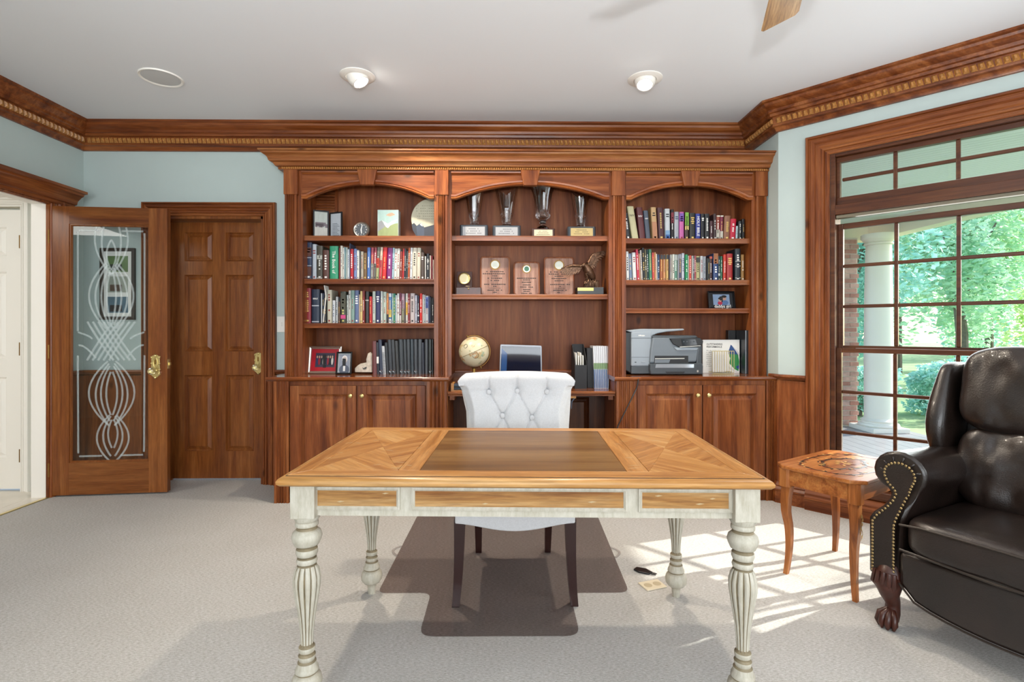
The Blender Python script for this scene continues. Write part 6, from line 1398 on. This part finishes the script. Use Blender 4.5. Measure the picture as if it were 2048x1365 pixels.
B1 = [(26, 76, 120, '#4a6fb0', {'c': WHINK, 'l': 4}), (78, 122, 118, '#a84a58', {'b': [(0, .5, '#8a8a84')], 'l': 8}), (124, 162, 120, '#9a4450', {'b': [(0, .5, '#5a5c56')], 'l': 16}), (163, 208, 115, '#6a6a60', {'b': [(.36, .66, '#c2402c'), (0, .36, '#98a070')], 'l': 20}), (210, 250, 115, '#c9b9a8', {'b': [(0, .6, '#b84048')], 'l': 22}), (252, 315, 118, '#c62222', {'l': 20, 'c': GD}), (317, 398, 122, '#7a2a72', {'l': 18, 'c': WHINK}), (399, 430, 122, '#9fc0cc', {'l': 16}), (431, 478, 135, '#d9d9d4', {'l': 14}), (479, 520, 135, '#cfcfc8', {'l': 12}), (521, 560, 178, '#7c2a22', {'l': 10}), (561, 586, 135, '#c03038', {'l': 12}), (587, 618, 135, '#2c2f38', {'l': 8}), (619, 646, 165, '#3a4a50', {'l': 6}), (647, 676, 122, '#b5562f', {'l': 10}), (677, 712, 122, '#d4d8da', {'l': 10}), (713, 778, 122, '#cfc8b8', {'l': 8}), (779, 838, 122, '#c9c4b2', {'l': 8}), (840, 900, 190, '#4a3c34'), (905, 926, 250, '#c8c8c4'), (930, 974, 208, '#1f262e', {'b': [(.7, .73, '#b8b8b4')]}), (978, 998, 235, '#c9beb2'), (1000, 1024, 240, '#7a2430'), (1026, 1042, 300, '#b8b0a0')]
A2 = [(65, 158, 735, '#8a1a26', {'c': GD}), (168, 290, 752, '#1f2c42', {'t': 'BIBLE', 'c': WHINK, 'v': False, 'b': [(.5, .53, '#b8bcc4'), (.03, .06, '#b8bcc4')]}), (308, 329, 812, '#c8ccd0'), (330, 362, 812, '#25304a'), (364, 398, 820, '#23262b'), (408, 478, 762, '#bdb9a6'), (485, 528, 920, '#c5cad0'), (535, 568, 865, '#b9bec0'), (575, 604, 940, '#5a4038'), (606, 692, 785, '#3a3d30', {'b': [(.42, .95, '#4a4a3a'), (.14, .26, '#c8407c')], 'c': flat('#c8c070')}), (700, 727, 838, '#b8c0bc'), (728, 764, 770, '#c8c8c2'), (765, 824, 768, '#7d9a92'), (825, 888, 768, '#5a6a90'), (889, 904, 830, '#c9b4a0'), (905, 944, 780, '#dcc080'), (945, 980, 775, '#7c2a28'), (985, 1040, 785, '#3a3836', {'t': 'GOD', 'c': WHINK, 'v': False})]
B2 = [(62, 104, 862, '#b5222a'), (105, 155, 782, '#b9c2b8'), (160, 226, 778, '#2a2f5c', {'c': WHINK}), (232, 264, 782, '#c9cfcc'), (265, 321, 790, '#b0bdb2'), (322, 356, 810, '#d08a50', {'b': [(0, .3, '#22242a')]}), (357, 402, 812, '#4a72a8', {'b': [(.2, .45, '#d8c060'), (0, .14, '#c8ccd0'), (.88, .99, '#d4d8dc')]}), (403, 428, 815, '#a8c4b8'), (429, 455, 815, '#2a8268'), (456, 482, 840, '#c0ccd0'), (483, 517, 815, '#d8d8d4'), (518, 549, 808, '#6a2240', {'b': [(0, .26, '#c8c4c0')]}), (550, 599, 818, '#a88a98', {'b': [(0, .5, '#7c7a62')]}), (600, 616, 820, '#4a4c4a'), (617, 648, 815, '#d8d4cc', {'b': [(.28, .7, '#dca838')]}), (650, 680, 815, '#8a3038'), (682, 752, 812, '#c0b4b4'), (755, 788, 842, '#b8bac8'), (790, 822, 850, '#23263a', {'b': [(.25, .31, '#d0d4d8')]}), (828, 866, 815, '#d02820'), (868, 889, 830, '#d0d4d0'), (890, 916, 835, '#b8bcc0'), (917, 963, 850, '#c0c4c8', {'b': [(.55, .95, '#4458a0')]}), (965, 984, 855, '#3a4468'), (985, 1008, 870, '#22262e'), (1010, 1040, 880, '#15181c')]
za, zb = SHZ[(0, 1)], SHZ[(0, 2)]
P1, P2 = 'second shelf of left bay', 'third shelf of left bay'
n = row(A1, 600, 480, .13183, 0, YK_, za, P1, 'books on the second shelf of the left bay'); row(B1, 730, 480, .13182, n, YK_, za, P1, 'books on the second shelf of the left bay')
n = row(A2, 600, 480, .13183, 0, YK_, zb, P2, 'books on the third shelf of the left bay'); row(B2, 730, 480, .13182, n, YK_, zb, P2, 'books on the third shelf of the left bay')
p0, p1 = onY(600 + 345 * .1318, 645, 3.86), onY(600 + 386 * .1318, 592, 3.86); p2 = onY(600 + 362 * .1318, 571, 3.86)
o = MB(); ys = (3.86, 3.95)
for q0, q1 in ((p0, p1), (p1, p2)): o.add([(q0.x, ys[0], q0.z), (q0.x + .004, ys[0], q0.z), (q1.x + .004, ys[0], q1.z), (q1.x, ys[0], q1.z), (q0.x, ys[1], q0.z), (q0.x + .004, ys[1], q0.z), (q1.x + .004, ys[1], q1.z), (q1.x, ys[1], q1.z)], [(0, 1, 2, 3), (7, 6, 5, 4), (0, 4, 5, 1), (1, 5, 6, 2), (2, 6, 7, 3), (3, 7, 4, 0)])
for i in range(len(o.v)): o.v[i] = (o.v[i][0], o.v[i][1], max(o.v[i][2], zb + .0005))
tag(o.build('folded_leaflet', PAPER), 'bent white leaflet sticking up between the books on the third shelf', 'leaflet')
# right bay
C1 = [(62, 130, 205, '#23242a', {'l': -40}), (158, 262, 95, '#c4bd94', {'l': -85, 'n': 'cream', 't': 'NIV', 'c': INK}), (276, 374, 110, '#5c2428', {'l': -52, 't': 'NIV', 'c': WHINK}), (384, 460, 160, '#4c5462', {'l': -44, 't': 'NIV', 'c': WHINK}), (486, 572, 108, '#c4a070', {'l': -30, 'b': [(0, .55, '#b8805c')]}), (586, 684, 112, '#4a2026', {'l': -22, 'c': GD}), (690, 770, 132, '#c6cacc', {'l': -8, 'b': [(0, .16, '#2c5a98'), (.16, .3, '#7aa0c4')], 'c': INK}), (784, 835, 140, '#22181c', {'b': [(.55, .9, '#7a2430')]}), (840, 910, 180, '#a4a8b0'), (918, 996, 180, '#c060a0', {'b': [(.66, .95, '#7a50a8')]})]
D1 = [(5, 70, 185, '#3c241e', {'b': [(.52, .99, '#7ab040'), (.36, .5, '#d8c478')], 'n': 'green and brown'}), (78, 170, 200, '#1c1d1c', {'c': GD}), (178, 258, 208, '#2e3a90', {'t': 'HOLY BIBLE', 'c': WHINK}), (262, 316, 212, '#1b1d22'), (322, 400, 212, '#1a1c1e', {'c': WHINK}), (405, 461, 325, '#4a2a2e'), (465, 513, 210, '#3a2428', {'c': WHINK}), (506, 566, 235, '#9a4a38', {'b': [(0, .42, '#c4bfb0'), (.95, 1, '#e0dccc')], 'l': 10}), (568, 622, 235, '#7a2440', {'b': [(0, .36, '#c4bfb0'), (.95, 1, '#e0dccc')], 'l': 10}), (625, 722, 242, '#8a5c44', {'l': 18}), (724, 818, 290, '#c01838', {'l': 18}), (824, 858, 405, '#b8d0d4', {'l': 8}), (864, 914, 330, '#1e2a2c'), (925, 970, 292, '#15171a')]
C2 = [(66, 112, 825, '#ccd0d2', {'l': -12}), (118, 165, 855, '#6a7c98', {'l': -18}), (172, 235, 838, '#d0d4d4', {'l': -18}), (238, 278, 790, '#c0304a', {'l': -26}), (280, 305, 855, '#b08a70', {'l': -20}), (306, 332, 800, '#c8c4bc', {'l': -22}), (334, 372, 765, '#1f2226', {'l': -22}), (374, 402, 790, '#6a644c', {'l': -18}), (404, 432, 790, '#1f3a40', {'l': -14}), (434, 482, 788, '#3c7a60', {'l': -14}), (486, 520, 840, '#c84a48', {'l': -10}), (521, 550, 835, '#c09060', {'l': -8}), (551, 571, 860, '#c8c4c0', {'l': -8}), (573, 606, 868, '#2a4468'), (610, 660, 870, '#a05c38', {'b': [(.82, .99, '#2a2c34')]}), (662, 702, 870, '#c89060', {'b': [(.82, .99, '#2a2c34')]}), (705, 745, 870, '#c8a868', {'b': [(.82, .99, '#2a2c34')]}), (748, 770, 880, '#4a4048'), (772, 804, 870, '#b4b4ac'), (805, 838, 868, '#c8cac0'), (840, 893, 868, '#5a8c78', {'b': [(.78, .99, '#a8aca8')]}), (894, 909, 868, '#a8acb0'), (910, 953, 862, '#4a4460', {'b': [(.8, .99, '#8c8c94')]}), (955, 1000, 850, '#b4b8c4')]
D2 = [(8, 50, 872, '#1f8a58'), (52, 74, 890, '#b0a898'), (75, 112, 885, '#d04838'), (114, 130, 892, '#c0c0b8'), (131, 157, 892, '#5a5c64'), (158, 185, 885, '#a84850'), (187, 248, 895, '#b0aa78', {'b': [(.75, .95, '#2c2e2a')]}), (250, 295, 895, '#b8bcc0'), (297, 346, 900, '#9a9ea4'), (350, 370, 930, '#2a2a2c'), (372, 399, 935, '#2a302c'), (401, 450, 895, '#4a2a24', {'b': [(.9, .98, '#c0503c')]}), (458, 540, 852, '#2c4474', {'b': [(.62, 1, '#9a6038')], 'n': 'tan and navy'}), (542, 576, 890, '#1f3436', {'b': [(.2, .3, '#d0d4d4')]}), (578, 613, 895, '#2c6a50'), (620, 668, 868, '#cc3828', {'l': 6}), (678, 774, 855, '#a82828', {'c': GD}), (812, 905, 775, '#1e2830', {'b': [(.6, .62, '#c8c8c0'), (.45, .47, '#c8c8c0'), (.08, .1, '#c8c8c0')], 'c': WHINK}), (914, 964, 868, '#a07840')]
zc, zd = SHZ[(2, 0)], SHZ[(2, 1)]
P3, P4 = 'top shelf of right bay', 'second shelf of right bay'
n = row(C1, 1245, 400, .12452, 0, YK_, zc, P3, 'books on the top shelf of the right bay'); row(D1, 1370, 400, .12452, n, YK_, zc, P3, 'books on the top shelf of the right bay')
n = row(C2, 1245, 400, .12452, 0, YK_, zd, P4, 'books on the second shelf of the right bay'); row(D2, 1370, 400, .12452, n, YK_, zd, P4, 'books on the second shelf of the right bay')
# ring binders on the left worktop
bt = [(1060, 1122, 165, '#6a3434', -8, 'brown'), (1124, 1160, 185, '#20242e', -14, 'dark'), (1163, 1212, 145, '#26314a', -22, 'navy'), (1214, 1256, 238, '#c4c8cc', -22, 'spiral'), (1260, 1300, 185, '#1c2026', -26, 'black'), (1302, 1352, 145, '#232830', -26, 'black'), (1354, 1402, 145, '#23262c', -28, 'black'), (1404, 1452, 160, '#1e1e1e', -26, 'black'), (1456, 1520, 140, '#232a30', -20, 'black'), (1522, 1564, 140, '#262c32', -16, 'black'), (1566, 1616, 138, '#242a30', -14, 'black'), (1620, 1664, 138, '#22303a', -10, 'black'), (1666, 1720, 138, '#252a32', -8, 'black'), (1724, 1780, 138, '#30363e', -2, 'charcoal'), (1784, 1820, 185, '#1a2030', -6, 'black'), (1822, 1878, 138, '#2c3036', -2, 'charcoal'), (1882, 1926, 138, '#1c2422', -2, 'black'), (1928, 1948, 138, '#14181a', 0, 'black')]
for i, (x0, x1, top, col, ln, cn) in enumerate(bt):
    Y = 3.865; X0, X1 = XY(600 + x0 * .1367, Y), XY(600 + x1 * .1367, Y); zt = ZY(660 + top * .1367, Y)
    lab = {0: 'brown leather album at the left end of the binder row', 3: 'white spiral-bound notebook among the black binders'}.get(i, f'{cn} binder, {ordw(i + 1)} from left in the row on the left worktop')
    L_ = ln * .1367 * Y / 1030 / (zt - CT)
    w_ = X1 - X0; dp = .17
    o = MB().prism([(0, dp), (0, .004), (w_ * .3, 0), (w_ * .7, 0), (w_, .004), (w_, dp), (w_ - .003, dp), (w_ - .003, .008), (.003, .008), (.003, dp)], (-w_ / 2, 0, 0), (1, 0, 0), (0, 1, 0), (0, 0, 1), zt - CT)
    o.v = [(v[0] + L_ * v[2], v[1], v[2]) for v in o.v]
    o = o.build('ring_binder' if i != 3 else 'spiral_notebook', flat(col, .35), None); o.location = ((X0 + X1) / 2, Y, CT); tag(o, lab, 'binder' if i not in (0, 3) else ('album' if i == 0 else 'notebook'), 'binders on the left worktop')
    MX[o.name] = Matrix.Translation(o.location)
    pgm = box((-w_ / 2 + .004, .01, .004), (w_ / 2 - .004, dp - .01, (zt - CT) - .012)); pgm.v = [(v[0] + L_ * v[2], v[1], v[2]) for v in pgm.v]; pgm.build('pages', PAGES, o, local=True)
    if i in (2, 5, 6, 8, 9, 10, 12, 16): MB().tube([(.008 * math.cos(a_) + L_ * .02, -.001, .022 + .008 * math.sin(a_)) for a_ in [2 * PI * k / 12 for k in range(12)]], .0018, 5, closed=True).build('finger_ring', CHROME, o, local=True)
    if i == 1: box((-w_ * .4 + L_ * .09, -.001, .08), (w_ * .4 + L_ * .09, .002, .13)).build('spine_label', PAPER, o, local=True)
    if i == 3:
        for k in range(14): MB().tube([(-w_ * .4 + L_ * (.01 + k * .011), .002, .01 + k * .0115), (0 + L_ * (.01 + k * .011), -.004, .01 + k * .0115), (w_ * .4 + L_ * (.01 + k * .011), .002, .01 + k * .0115)], .0014, 4).build('coil', BLACKM, o, local=True)
